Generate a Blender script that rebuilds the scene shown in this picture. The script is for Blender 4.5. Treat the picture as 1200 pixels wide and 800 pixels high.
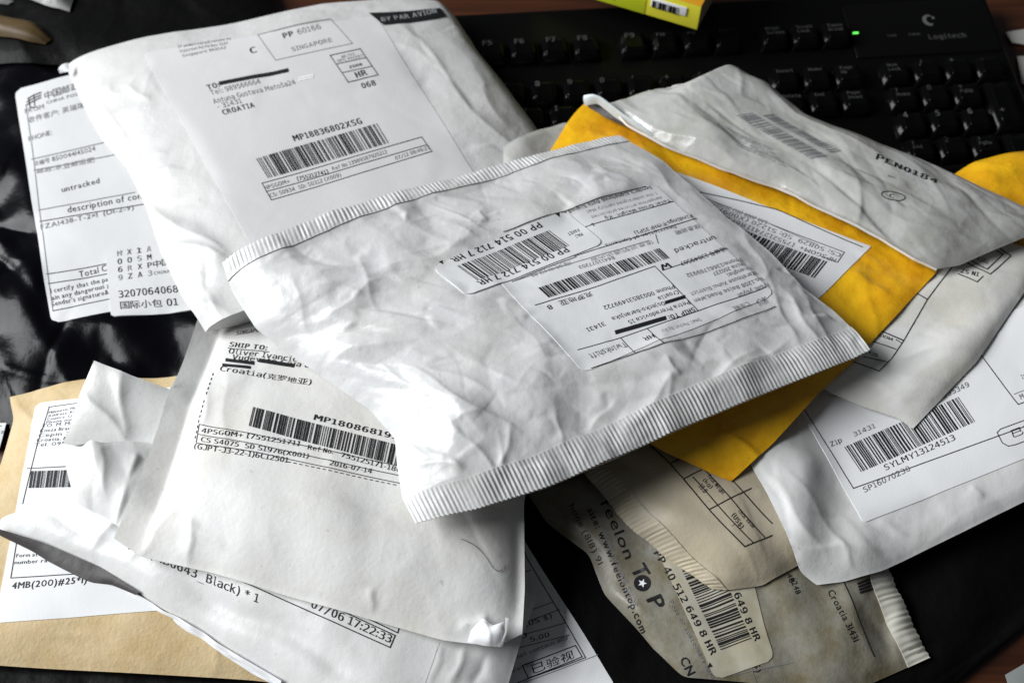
import bpy, bmesh, math, random
import numpy as np
from mathutils import Vector, Matrix
from mathutils import noise as mnoise

for o in list(bpy.data.objects): bpy.data.objects.remove(o)
SC = bpy.context.scene
COL = SC.collection
rad = math.radians

# ---------------------------------------------------------------- camera
F, CH, PITCH = 1200.0, 0.44, 57.0
cam = bpy.data.cameras.new('camera'); camo = bpy.data.objects.new('camera', cam)
COL.objects.link(camo); SC.camera = camo
camo.location = (0, 0, CH); camo.rotation_euler = (rad(90-PITCH), 0, 0)
cam.sensor_width = 36; cam.lens = 36*F/1200; cam.clip_start = .01; cam.clip_end = 50
cam.dof.use_dof = True; cam.dof.focus_distance = .43; cam.dof.aperture_fstop = 11

# ---------------------------------------------------------------- light
w = bpy.data.worlds.new('World'); SC.world = w; w.use_nodes = True
bg = w.node_tree.nodes['Background']; bg.inputs[0].default_value = (.85, .92, 1, 1); bg.inputs[1].default_value = .055
def area(name, loc, target, sx, sy, power, col):
    l = bpy.data.lights.new(name, 'AREA'); l.shape = 'RECTANGLE'; l.size = sx; l.size_y = sy
    l.energy = power; l.color = col
    o = bpy.data.objects.new(name, l); COL.objects.link(o); o.location = loc
    o.rotation_euler = (Vector(target)-Vector(loc)).to_track_quat('-Z', 'Y').to_euler()
    return o
area('window_light', (-2.4, .45, 1.55), (0, .30, 0), 1.8, 1.6, 160, (.97, .985, 1))
SC.view_settings.view_transform = 'Standard'; SC.view_settings.look = 'None'
SC.view_settings.exposure = 0.0; SC.view_settings.gamma = 1
SC.render.engine = 'CYCLES'
SC.render.resolution_x = 1024; SC.render.resolution_y = 682

# ---------------------------------------------------------------- projection between the desk and the picture plane
th = rad(90-PITCH)
Rr = np.array([[1, 0, 0], [0, math.cos(th), -math.sin(th)], [0, math.sin(th), math.cos(th)]])
CAMP = np.array([0, 0, CH])
def unproj(px, py, z):
    d = Rr @ np.array([(px-600)/F, -(py-400)/F, -1.0])
    t = (z-CH)/d[2]
    return CAMP + d*t
def proj(P):
    q = (np.asarray(P)-CAMP) @ Rr
    return np.stack([600 - F*q[..., 0]/q[..., 2], 400 + F*q[..., 1]/q[..., 2]], -1)

# ---------------------------------------------------------------- materials
MATS = {}
def mat(name, col, rough=.6, spec=.5, bump=(), mottle=None, coat=0, sheen=0, emit=None, trans=0):
    """bump: list of (scale, strength, distance); mottle: (scale, colour2, amount)"""
    if name in MATS: return MATS[name]
    m = bpy.data.materials.new(name); m.use_nodes = True; nt = m.node_tree; N = nt.nodes; L = nt.links
    b = N['Principled BSDF']
    b.inputs['Base Color'].default_value = (*col, 1); b.inputs['Roughness'].default_value = rough
    b.inputs['Specular IOR Level'].default_value = spec
    b.inputs['Coat Weight'].default_value = coat
    b.inputs['Coat Roughness'].default_value = .15
    tc = N.new('ShaderNodeTexCoord')
    if mottle:
        sc, c2, amt = mottle[:3]
        nz = N.new('ShaderNodeTexNoise'); nz.inputs['Scale'].default_value = sc; nz.inputs['Detail'].default_value = 8
        nz.inputs['Roughness'].default_value = .65
        L.new(tc.outputs['Object'], nz.inputs['Vector'])
        cr = N.new('ShaderNodeValToRGB'); cr.color_ramp.elements[0].position = .42; cr.color_ramp.elements[1].position = .66
        L.new(nz.outputs[0], cr.inputs[0])
        mu = N.new('ShaderNodeMath'); mu.operation = 'MULTIPLY'; mu.inputs[1].default_value = amt
        L.new(cr.outputs[0], mu.inputs[0])
        mx = N.new('ShaderNodeMix'); mx.data_type = 'RGBA'
        mx.inputs[6].default_value = (*col, 1); mx.inputs[7].default_value = (*c2, 1)
        L.new(mu.outputs[0], mx.inputs[0]); L.new(mx.outputs[2], b.inputs['Base Color'])
        last = mx.outputs[2]
        if len(mottle) > 3:   # small dark flecks of dirt
            n2 = N.new('ShaderNodeTexNoise'); n2.inputs['Scale'].default_value = mottle[3]; n2.inputs['Detail'].default_value = 3
            L.new(tc.outputs['Object'], n2.inputs['Vector'])
            c3 = N.new('ShaderNodeValToRGB'); c3.color_ramp.elements[0].position = .68; c3.color_ramp.elements[1].position = .78
            L.new(n2.outputs[0], c3.inputs[0])
            m3 = N.new('ShaderNodeMath'); m3.operation = 'MULTIPLY'; m3.inputs[1].default_value = .35; L.new(c3.outputs[0], m3.inputs[0])
            mx2 = N.new('ShaderNodeMix'); mx2.data_type = 'RGBA'; mx2.inputs[7].default_value = (col[0]*.35, col[1]*.34, col[2]*.3, 1)
            L.new(m3.outputs[0], mx2.inputs[0]); L.new(last, mx2.inputs[6]); L.new(mx2.outputs[2], b.inputs['Base Color'])
    prev = None
    for k, (sc, st, di) in enumerate(bump):
        if sc < 0:
            nz = N.new('ShaderNodeTexVoronoi'); nz.feature = 'F1'; nz.inputs['Scale'].default_value = -sc
            wn = N.new('ShaderNodeTexNoise'); wn.inputs['Scale'].default_value = -sc*.8
            L.new(tc.outputs['Object'], wn.inputs['Vector'])
            va = N.new('ShaderNodeVectorMath'); va.operation = 'SCALE'; va.inputs['Scale'].default_value = 1.2/(-sc)
            L.new(wn.outputs[1], va.inputs[0])
            vb = N.new('ShaderNodeVectorMath'); L.new(tc.outputs['Object'], vb.inputs[0]); L.new(va.outputs[0], vb.inputs[1])
            L.new(vb.outputs[0], nz.inputs['Vector'])
        else:
            nz = N.new('ShaderNodeTexNoise'); nz.inputs['Scale'].default_value = sc; nz.inputs['Detail'].default_value = 5
            L.new(tc.outputs['Object'], nz.inputs['Vector'])
        bp = N.new('ShaderNodeBump'); bp.inputs['Strength'].default_value = st; bp.inputs['Distance'].default_value = di
        L.new(nz.outputs[0], bp.inputs['Height'])
        if prev: L.new(prev.outputs[0], bp.inputs['Normal'])
        prev = bp
    if prev: L.new(prev.outputs[0], b.inputs['Normal'])
    if emit:
        b.inputs['Emission Color'].default_value = (*emit[0], 1); b.inputs['Emission Strength'].default_value = emit[1]
    MATS[name] = m
    return m
M_tyvek = mat('white_poly_mailer', (.67, .675, .67), .38, .5, [(60, .35, .0016), (-70, .13, .0014), (900, .2, .0002)], mottle=(30, (.63, .625, .60), .7, 400))
M_paper = mat('white_paper_mailer', (.70, .70, .69), .55, .35, [(60, .35, .0014), (-90, .15, .0010), (500, .3, .0003)], mottle=(22, (.62, .60, .53), .6, 300))
M_film = mat('grey_white_film', (.45, .45, .435), .24, .55, [(60, .35, .0024), (-70, .3, .0016)], mottle=(40, (.33, .33, .29), .8, 220))
M_label = mat('label_paper', (.68, .69, .69), .5, .35, [(50, .25, .0012), (1200, .2, .0002)])
M_label2 = mat('label_paper_bright', (.76, .77, .78), .5, .35, [(40, .2, .0010), (1200, .2, .0002)])
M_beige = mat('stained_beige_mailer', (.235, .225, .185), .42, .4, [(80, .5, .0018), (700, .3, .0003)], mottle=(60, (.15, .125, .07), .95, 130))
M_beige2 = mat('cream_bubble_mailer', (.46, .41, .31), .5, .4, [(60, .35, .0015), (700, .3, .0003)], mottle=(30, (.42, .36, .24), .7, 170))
M_yellow = mat('yellow_kraft', (.82, .46, .012), .3, .5, [(55, .5, .0022), (-75, .35, .0018), (800, .35, .0003)], mottle=(26, (.60, .24, .005), .9, 180))
M_kraft = mat('tan_kraft', (.60, .47, .27), .6, .3, [(45, .5, .002), (700, .4, .0004)], mottle=(60, (.50, .36, .17), .9, 300))
M_black = mat('black_plastic_film', (.002, .002, .003), .24, .10, [(22, .4, .005)])
M_lining_shade = mat('dark_lining_and_shade', (.05, .045, .045), .5, .4, [(120, .4, .001)])  # torn mailer's lining, and painted shade in the yellow envelope's mouth
M_ink = mat('black_ink', (.012, .012, .014), .55, .3)
M_grey = mat('faded_ink', (.20, .20, .21), .6, .3)
M_pale = mat('very_faded_ink', (.36, .36, .37), .6, .3)
M_white = mat('white_ink', (.85, .85, .85), .6, .3)
M_key = mat('black_keycap_plastic', (.002, .002, .002), .14, .12)
M_kb = mat('black_keyboard_case', (.002, .002, .002), .4, .12, [(1500, .15, .0001)])

# ---------------------------------------------------------------- small helpers
def tag(o, label=None, cat=None, group=None, kind=None):
    if label: o['label'] = label
    if cat: o['category'] = cat
    if group: o['group'] = group
    if kind: o['kind'] = kind
    return o
def thing(name, loc, label, cat, group=None):
    o = bpy.data.objects.new(name, None); COL.objects.link(o); o.location = loc; o.empty_display_size = .01
    return tag(o, label, cat, group)
def link(name, me, parent=None, m=None, label=None):
    if m: me.materials.append(m)
    o = bpy.data.objects.new(name, me); COL.objects.link(o)
    if parent:
        o.parent = parent
        if parent.type == 'EMPTY': o.matrix_parent_inverse = Matrix.Translation(-Vector(parent.location))
    if label: o['label'] = label
    return o
def mesh(name, verts, faces, smooth=True):
    """verts (n,3), faces: int array (m,3) or (m,4)"""
    me = bpy.data.meshes.new(name)
    verts = np.asarray(verts, dtype=np.float32); faces = np.asarray(faces, dtype=np.int32)
    k = faces.shape[1]
    me.vertices.add(len(verts)); me.vertices.foreach_set('co', verts.ravel())
    me.loops.add(faces.size); me.loops.foreach_set('vertex_index', faces.ravel())
    me.polygons.add(len(faces)); me.polygons.foreach_set('loop_start', np.arange(0, faces.size, k, dtype=np.int32))
    me.polygons.foreach_set('use_smooth', np.full(len(faces), smooth))
    me.update(); me.validate()
    return me
def gridfaces(n, m, off=0, flip=False):
    a = np.arange(n*m).reshape(n, m)
    f = np.stack([a[:-1, :-1], a[:-1, 1:], a[1:, 1:], a[1:, :-1]], -1).reshape(-1, 4)+off
    return f[:, ::-1] if flip else f
def boxm(name, lo, hi, bev=0, seg=2):
    bm = bmesh.new(); bmesh.ops.create_cube(bm, size=1)
    for v in bm.verts: v.co = Vector([(lo[i]+hi[i])/2 + v.co[i]*(hi[i]-lo[i]) for i in range(3)])
    if bev: bmesh.ops.bevel(bm, geom=bm.edges[:], offset=bev, segments=seg, affect='EDGES', profile=.6)
    me = bpy.data.meshes.new(name); bm.to_mesh(me); bm.free()
    for p in me.polygons: p.use_smooth = bev > 0
    return me

# ---------------------------------------------------------------- the pile's height map, so that each thing lies on those below
HX0, HY0, HC, HN = -.6, -.1, .002, 550
HM = np.zeros((HN, HN))
def hm_add(P):
    i = ((P[..., 0]-HX0)/HC).astype(int).ravel(); j = ((P[..., 1]-HY0)/HC).astype(int).ravel(); z = P[..., 2].ravel()
    k = (i >= 0)&(i < HN)&(j >= 0)&(j < HN)
    np.maximum.at(HM, (i[k], j[k]), z[k])
def hm_get(P):
    i = np.clip(((P[..., 0]-HX0)/HC).astype(int), 1, HN-2); j = np.clip(((P[..., 1]-HY0)/HC).astype(int), 1, HN-2)
    r = HM[i, j]
    for a, b_ in ((1, 0), (-1, 0), (0, 1), (0, -1)): r = np.maximum(r, HM[i+a, j+b_])
    return r
def blur(a, it=1):
    for _ in range(it):
        p = np.pad(a, 1, mode='edge')
        a = (p[1:-1, 1:-1]*2 + p[:-2, 1:-1] + p[2:, 1:-1] + p[1:-1, :-2] + p[1:-1, 2:])/6
    return a
def curve(pts, n):
    """smooth curve through (px,py,z mm) points, in world space, n samples"""
    W = np.array([unproj(p[0], p[1], p[2]/1000) for p in pts])
    d = np.r_[0, np.cumsum(np.linalg.norm(np.diff(W, axis=0), axis=1))]; d /= d[-1]
    t = np.linspace(0, 1, n)
    lin = np.stack([np.interp(t, d, W[:, k]) for k in range(3)], -1)
    if len(pts) > 2:      # soften the corners a little
        s = lin.copy()
        for _ in range(max(2, n//90)*3):
            s[1:-1] = (s[:-2]+2*s[1:-1]+s[2:])/4
        lin = s
    return lin

def slab(name, A, B, flip):
    """top grid A, bottom grid B and a crisp rim with its own vertices"""
    n, m = A.shape[:2]; nv = n*m
    a = np.arange(nv).reshape(n, m)
    ring = np.concatenate([a[0, :], a[1:, -1], a[-1, -2::-1], a[-2:0:-1, 0]]); k = len(ring)
    Af, Bf = A.reshape(-1, 3), B.reshape(-1, 3)
    V = np.concatenate([Af, Bf, Af[ring], Bf[ring]])
    r0 = np.arange(k)+2*nv; r1 = np.roll(r0, -1)
    f3 = np.stack([r0, r0+k, r1+k, r1], -1)
    if flip: f3 = f3[:, ::-1]
    return mesh(name, V, np.concatenate([gridfaces(n, m, 0, not flip), gridfaces(n, m, nv, flip), f3]))
from mathutils.geometry import delaunay_2d_cdt
def facet_field(X, Y, L1, L2, sp, ang, an, rng):
    """piecewise flat facets with straight ridges, as in crumpled paper; unit height"""
    ca, sa = math.cos(rad(ang)), math.sin(rad(ang))
    A = (X*ca+Y*sa)/an; B = -X*sa+Y*ca
    a0, a1, b0, b1 = A.min()-sp, A.max()+sp, B.min()-sp, B.max()+sp
    N_ = max(8, int((a1-a0)*(b1-b0)/sp**2)); N_ = min(N_, 2500)
    pts = [(rng.uniform(a0, a1), rng.uniform(b0, b1)) for _ in range(N_)]+[(a0-9, b0-9), (a1+9, b0-9), (a1+9, b1+9), (a0-9, b1+9)]
    v, e, f, *_ = delaunay_2d_cdt([Vector(p) for p in pts], [], [], 0, 1e-6)
    z = rng.normal(0, .6, len(v)); out = np.zeros(X.shape)
    for t in f:
        (x0, y0), (x1, y1), (x2, y2) = [tuple(v[k]) for k in t[:3]]
        m_ = (A >= min(x0, x1, x2))&(A <= max(x0, x1, x2))&(B >= min(y0, y1, y2))&(B <= max(y0, y1, y2))
        idx = np.nonzero(m_)
        if not len(idx[0]): continue
        a, b_ = A[idx], B[idx]; det = (y1-y2)*(x0-x2)+(x2-x1)*(y0-y2)
        if abs(det) < 1e-9: continue
        l0 = ((y1-y2)*(a-x2)+(x2-x1)*(b_-y2))/det; l1 = ((y2-y0)*(a-x2)+(x0-x2)*(b_-y2))/det; l2 = 1-l0-l1
        k = (l0 >= -1e-6)&(l1 >= -1e-6)&(l2 >= -1e-6)
        out[idx[0][k], idx[1][k]] = (l0*z[t[0]]+l1*z[t[1]]+l2*z[t[2]])[k]
    return blur(out, 1)

class Surf:
    """a sheet or pillow whose outline is four curves; P[i,j], i along the left side, j along the top side"""
    def __init__(s, top, right, bottom, left, T=10, step=1.2, puffp=4, crumple=(), creases=(), mounds=(), seed=1,
                 und=(0, 60), clear=.8, facets=(), stiff=(), margin=(0, 0, 0, 0), relax=3, edge_wave=0.6, add=True, thick=.3, name='', sides=(1, 1, 1, 1), maxlift=99):
        rng = np.random.RandomState(seed)
        c = lambda a: curve(a, 60)
        L1 = max(np.linalg.norm(np.diff(c(top), axis=0), axis=1).sum(), np.linalg.norm(np.diff(c(bottom), axis=0), axis=1).sum())
        L2 = max(np.linalg.norm(np.diff(c(left), axis=0), axis=1).sum(), np.linalg.norm(np.diff(c(right), axis=0), axis=1).sum())
        m = int(L1*1000/step)+2; n = int(L2*1000/step)+2; s.n, s.m = n, m; s.L1, s.L2 = L1*1000, L2*1000
        Tt, Bb = curve(top, m), curve(bottom, m); Ll, Rt = curve(left, n), curve(right, n)
        u = np.linspace(0, 1, m)[None, :, None]; v = np.linspace(0, 1, n)[:, None, None]
        P = (1-v)*Tt[None]+v*Bb[None] + (1-u)*Ll[:, None]+u*Rt[:, None] \
            - ((1-u)*(1-v)*Tt[0]+u*(1-v)*Tt[-1]+(1-u)*v*Bb[0]+u*v*Bb[-1])
        U = u[..., 0]; V = v[..., 0]
        fu = np.minimum(1, 0*V+U/.5) if False else None
        pp = puffp if isinstance(puffp, tuple) else (puffp,)*4
        def prof(x, a, b_, pa, pb, ma, mb):   # 0 at the ends where a, b_ say so; ma, mb flat margins
            xa = np.clip((x-ma)/(.5-ma), 0, 1); xb = np.clip((1-x-mb)/(.5-mb), 0, 1)
            return np.clip(np.where(x < .5, 1-(a*(1-xa))**pa, 1-(b_*(1-xb))**pb), 0, 1)
        puff = (prof(U, sides[3], sides[1], pp[3], pp[1], margin[3], margin[1])*prof(V, sides[0], sides[2], pp[0], pp[2], margin[0], margin[2]))**.75
        puff = blur(np.where(puff > 1e-6, puff, 0), 3)*T/1000
        # rest on the pile
        need = np.maximum(0, hm_get(P)+clear/1000-P[..., 2])
        need = np.minimum(need, maxlift/1000)
        Lf = need.copy()
        for _ in range(60): Lf = np.maximum(need, blur(Lf, relax))
        Lf = np.maximum(blur(Lf, 4), need)
        Lf = blur(Lf, 2*relax)
        print('SURF %-14s %dx%d size %.0fx%.0fmm lift max %.1f mean %.1f' % (name, n, m, s.L1, s.L2, need.max()*1000, need.mean()*1000))
        base = P.copy(); base[..., 2] += Lf
        k_ = np.unravel_index(need.argmax(), need.shape); 0 and print('   at', proj(P[k_]), 'z', P[k_][2])
        S = base.copy(); S[..., 2] += puff
        s.smooth = S; s.px = proj(S)
        X = U*s.L1+0*V; Y = V*s.L2+0*U
        h = np.zeros((n, m))
        if und[0]:
            for k in range(14):
                a = rng.uniform(0, math.pi); f = 1/(und[1]*rng.uniform(.5, 1.6))
                h += und[0]*.32*np.sin(2*math.pi*f*(X*math.cos(a)+Y*math.sin(a)) + rng.uniform(0, 6.28) + .8*np.sin(Y/und[1]*2+k))
        for q, (sp, A, *o) in enumerate(facets):
            ang, an, mk = (list(o)+[0, 1, .5][len(o):])
            f = facet_field(X, Y, s.L1, s.L2, sp, ang, an, rng)
            if mk:   # some areas stay smoother than others
                k = 0*X
                for _ in range(6):
                    a = rng.uniform(0, math.pi); fr = rng.uniform(.4, 1.2)/(sp*5); k += np.sin(2*math.pi*fr*(X*math.cos(a)+Y*math.sin(a))+rng.uniform(0, 6.28))
                f = f*(1-mk+mk*np.clip(.5+.35*k, 0, 1.6))
            h += A*f
        for (K, amp, Ln, wd, *ang) in crumple:
            amp *= .55; wd *= 1.5
            for k in range(K):
                cx, cy = rng.uniform(0, s.L1), rng.uniform(0, s.L2)
                a = rng.uniform(0, math.pi) if not ang else rng.normal(rad(ang[0]), rad(ang[1]))
                A = amp*rng.normal()*.8; Lk = Ln*rng.uniform(.35, 1.5); w_ = wd*rng.uniform(.4, 1.8)
                al = (X-cx)*math.cos(a)+(Y-cy)*math.sin(a); pe = -(X-cx)*math.sin(a)+(Y-cy)*math.cos(a)
                pe = pe + .12*al*al/Lk*rng.normal()
                msk = np.exp(-(al/Lk)**2)
                if rng.rand() < .5: pr = np.exp(-np.sqrt(pe*pe+.25)/w_)
                else:
                    pr = np.where(pe > 0, np.exp(-pe/(w_*2.2)), np.exp(pe/(w_*.5)))
                h += A*msk*pr
        px, py = s.px[..., 0], s.px[..., 1]
        for (x0, y0, x1, y1, A, wd, *kd) in creases:
            dx, dy = x1-x0, y1-y0; Ln = math.hypot(dx, dy); dx /= Ln; dy /= Ln
            al = ((px-x0)*dx+(py-y0)*dy); pe = -(px-x0)*dy+(py-y0)*dx
            pe = pe + .03*Ln*np.sin(al/Ln*7+x0)
            tt = np.clip(al/Ln, -1, 2); msk = 1/(1+np.exp(-(tt+.0)*14))/(1+np.exp((tt-1)*14))
            if kd and kd[0] == 's': pr = .85*np.where(pe > 0, np.exp(-pe/(wd*2.6)), np.exp(pe/(wd*.8)))
            elif kd and kd[0] == 'g': pr = np.exp(-(pe/wd)**2)
            else: pr = np.exp(-np.sqrt(pe*pe+.6)/wd)
            h += .7*A*msk*pr
        for (x, y, rx, ry, ang, A) in mounds:
            a = rad(ang); ax = (px-x)*math.cos(a)+(py-y)*math.sin(a); ay = -(px-x)*math.sin(a)+(py-y)*math.cos(a)
            h += A*np.exp(-(ax/rx)**2-(ay/ry)**2)
        for (qd, amt) in stiff:
            q = np.array(qd, float); d = np.full(px.shape, 1e9)
            for k in range(4):
                e = q[(k+1) % 4]-q[k]; e /= np.linalg.norm(e)
                d = np.minimum(d, (px-q[k, 0])*(-e[1])+(py-q[k, 1])*e[0])
            h *= 1-(1-amt)/(1+np.exp(-d/4))
        dE = np.minimum(np.minimum(X, s.L1-X)*1.0, np.minimum(Y, s.L2-Y))
        fade = edge_wave+(1-edge_wave)*np.clip(dE/12, 0, 1)
        h *= fade
        TOP = S.copy(); TOP[..., 2] += h/1000
        # never dip into what lies below
        TOP[..., 2] = np.maximum(TOP[..., 2], hm_get(TOP)+.4/1000) if maxlift > 90 else TOP[..., 2]
        s.P = TOP
        s.base = base
        s.thick = thick/1000
        du = np.gradient(TOP, axis=1); dv = np.gradient(TOP, axis=0)
        Nn = np.cross(dv, du); Nn /= np.linalg.norm(Nn, axis=-1, keepdims=True)+1e-12
        if Nn[..., 2].mean() < 0: Nn = -Nn
        s.flip = np.cross(dv, du)[..., 2].mean() < 0
        s.N = Nn
        if add: hm_add(TOP)
    def mesh(s, name):
        n, m = s.n, s.m
        bot = s.base.copy(); bot[..., 2] = np.minimum(bot[..., 2], s.P[..., 2]-s.thick)
        bot[0, :] = s.P[0, :]-[0, 0, s.thick]; bot[-1, :] = s.P[-1, :]-[0, 0, s.thick]; bot[:, 0] = s.P[:, 0]-[0, 0, s.thick]; bot[:, -1] = s.P[:, -1]-[0, 0, s.thick]
        return slab(name, s.P, bot, s.flip)
    def at(s, ij, off=0.0):
        """sample the surface at fractional grid coordinates; off in metres along the normal"""
        ij = np.asarray(ij, float)
        i = np.clip(ij[..., 0], 0, s.n-1.001); j = np.clip(ij[..., 1], 0, s.m-1.001)
        a = i.astype(int); b_ = j.astype(int); fi = (i-a)[..., None]; fj = (j-b_)[..., None]
        def bl(G): return G[a, b_]*(1-fi)*(1-fj)+G[a+1, b_]*fi*(1-fj)+G[a, b_+1]*(1-fi)*fj+G[a+1, b_+1]*fi*fj
        return bl(s.P)+bl(s.N)*off
    def inv(s, q):
        """picture position -> grid coordinates on the smooth (unwrinkled) sheet"""
        q = np.asarray(q, float).reshape(-1, 2); G = s.px
        st = 4; sub = G[::st, ::st].reshape(-1, 2)
        out = np.zeros((len(q), 2)); nn = G[::st, ::st].shape[1]
        for k0 in range(0, len(q), 2000):
            d = ((q[k0:k0+2000, None, :]-sub[None])**2).sum(-1).argmin(1)
            out[k0:k0+2000, 0] = d//nn*st; out[k0:k0+2000, 1] = d % nn*st
        for _ in range(12):
            i = np.clip(out[:, 0], 0, s.n-1.001); j = np.clip(out[:, 1], 0, s.m-1.001)
            a = i.astype(int); b_ = j.astype(int); fi = (i-a)[:, None]; fj = (j-b_)[:, None]
            g00, g10, g01, g11 = G[a, b_], G[a+1, b_], G[a, b_+1], G[a+1, b_+1]
            di = (g10-g00)*(1-fj)+(g11-g01)*fj; dj = (g01-g00)*(1-fi)+(g11-g10)*fi
            pos = g00*(1-fi)*(1-fj)+g10*fi*(1-fj)+g01*(1-fi)*fj+g11*fi*fj
            pos = pos+di*(out[:, :1]-i[:, None])+dj*(out[:, 1:]-j[:, None])
            r = q-pos; det = di[:, 0]*dj[:, 1]-di[:, 1]*dj[:, 0]
            det = np.where(np.abs(det) < 1e-6, 1e-6, det)
            si = (r[:, 0]*dj[:, 1]-r[:, 1]*dj[:, 0])/det; sj = (di[:, 0]*r[:, 1]-di[:, 1]*r[:, 0])/det
            out[:, 0] += np.clip(si, -6, 6); out[:, 1] += np.clip(sj, -6, 6)
        return out
    def label(s, name, quad, m, parent, nx=48, ny=48, r=.04, off=.28, cut=None, curlz=None):
        """a sheet of paper stuck on: quad = TL, TR, BR, BL in the picture"""
        q = np.array(quad, float)
        U, V = np.meshgrid(np.linspace(0, 1, nx), np.linspace(0, 1, ny))
        # round the corners
        if r:
            lenu = np.linalg.norm(q[1]-q[0]); lenv = np.linalg.norm(q[3]-q[0]); rr = r*min(lenu, lenv)
            a = U*lenu; b_ = V*lenv
            def pull(x, Lx, y, Ly):
                dy = np.minimum(y, Ly-y); ins = np.where(dy < rr, rr-np.sqrt(np.maximum(0, rr*rr-(rr-dy)**2)), 0)
                return ins+(x/Lx)*(Lx-2*ins)
            a2 = pull(a, lenu, b_, lenv); U2 = a2/lenu; V2 = V
        else: U2, V2 = U, V
        pts = ((1-U2)*(1-V2))[..., None]*q[0]+(U2*(1-V2))[..., None]*q[1]+(U2*V2)[..., None]*q[2]+((1-U2)*V2)[..., None]*q[3]
        # map corners through the sheet so that the paper keeps its shape, then follow the wrinkles
        ij = s.inv(pts)
        W = s.at(ij, off/1000); B = s.at(ij, -.1/1000)
        w_ = W.reshape(ny, nx, 3); up = np.cross(w_[1, 0]-w_[0, 0], w_[0, 1]-w_[0, 0])[2]
        me = slab(name, w_, B.reshape(ny, nx, 3), up < 0)
        return link(name, me, parent, m)
    def strip(s, name, m, parent, side, w0, w1, ribs, amp=.28, off=.35, zig=.5, a0=0., a1=1., lbl=None):
        """a ribbed heat seal along one side; w0..w1 its width in mm at each end"""
        na = ribs*8; nb = 9
        A = np.linspace(a0, a1, na); B = np.linspace(0, 1, nb)
        AA, BB = np.meshgrid(A, B, indexing='ij')
        wd = w0+(w1-w0)*(AA-a0)/(a1-a0)
        if side in ('top', 'bottom'):
            fr = BB*wd/s.L2*(s.n-1); i = fr if side == 'top' else s.n-1-fr; j = AA*(s.m-1)
        else:
            fr = BB*wd/s.L1*(s.m-1); j = fr if side == 'left' else s.m-1-fr; i = AA*(s.n-1)
        ph = (AA-a0)/(a1-a0)*ribs*2*math.pi
        rng = np.random.RandomState(ribs); jit = np.interp(AA, np.linspace(a0, a1, 40), rng.normal(0, .5, 40))
        prof = np.sin(ph+jit)
        prof = np.sign(prof)*np.abs(prof)**.7
        rib = prof*amp*np.clip(np.minimum(BB*6+.3, (1-BB)*6), 0, 1)*np.interp(AA, np.linspace(a0, a1, 44), rng.uniform(.15, 1.25, 44))
        W = s.at(np.stack([i, j], -1), 0)
        Nn = s.at(np.stack([i, j], -1), 1)-W
        wv = np.interp(AA, np.linspace(a0, a1, 24), rng.normal(0, .55, 24))*(1-BB)+np.interp(AA+.01*BB, np.linspace(a0, a1, 60), rng.uniform(0, .22, 60))
        W = W+Nn*((off+rib+np.clip(wv, -.2, 1.5))[..., None]/1000)
        # pinked outer rim
        out = W[:, 0]-W[:, 1]; out /= np.linalg.norm(out, axis=1, keepdims=True)
        W[:, 0] += out*((.3+zig*.5*np.sin(ph[:, 0]))[:, None]/1000)
        W[:, 0, 2] -= .0002
        up = np.cross(W[1, 0]-W[0, 0], W[0, 1]-W[0, 0])[2]
        up = np.cross(W[1, 0]-W[0, 0], W[0, 1]-W[0, 0])[2]
        me = slab(name, W, W-[0, 0, .0005], up < 0)
        hm_add(W)
        return link(name, me, parent, m, lbl)

FONT = None
try:    # Blender's own fixed-width typeface, if this copy has it
    import os
    FONT = bpy.data.fonts.load(os.path.join(bpy.utils.system_resource('DATAFILES'), 'fonts', 'DejaVuSansMono.woff2'))
except Exception: FONT = None
_tc = {}
def _raw(txt, bold, res, font):
    key = (txt, bold, res, bool(font))
    if key in _tc: return _tc[key]
    cu = bpy.data.curves.new('t', 'FONT'); cu.body = txt; cu.resolution_u = res; cu.offset = bold if font else 0; cu.fill_mode = 'FRONT'
    if font: cu.font = font
    o = bpy.data.objects.new('t', cu); COL.objects.link(o)
    dg = bpy.context.evaluated_depsgraph_get(); me = o.evaluated_get(dg).to_mesh()
    me.calc_loop_triangles()
    V = np.zeros(len(me.vertices)*3); me.vertices.foreach_get('co', V); V = V.reshape(-1, 3)[:, :2]
    T = np.zeros(len(me.loop_triangles)*3, int); me.loop_triangles.foreach_get('vertices', T); T = T.reshape(-1, 3)
    bpy.data.objects.remove(o); bpy.data.curves.remove(cu)
    _tc[key] = (V, T)
    return V, T
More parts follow.
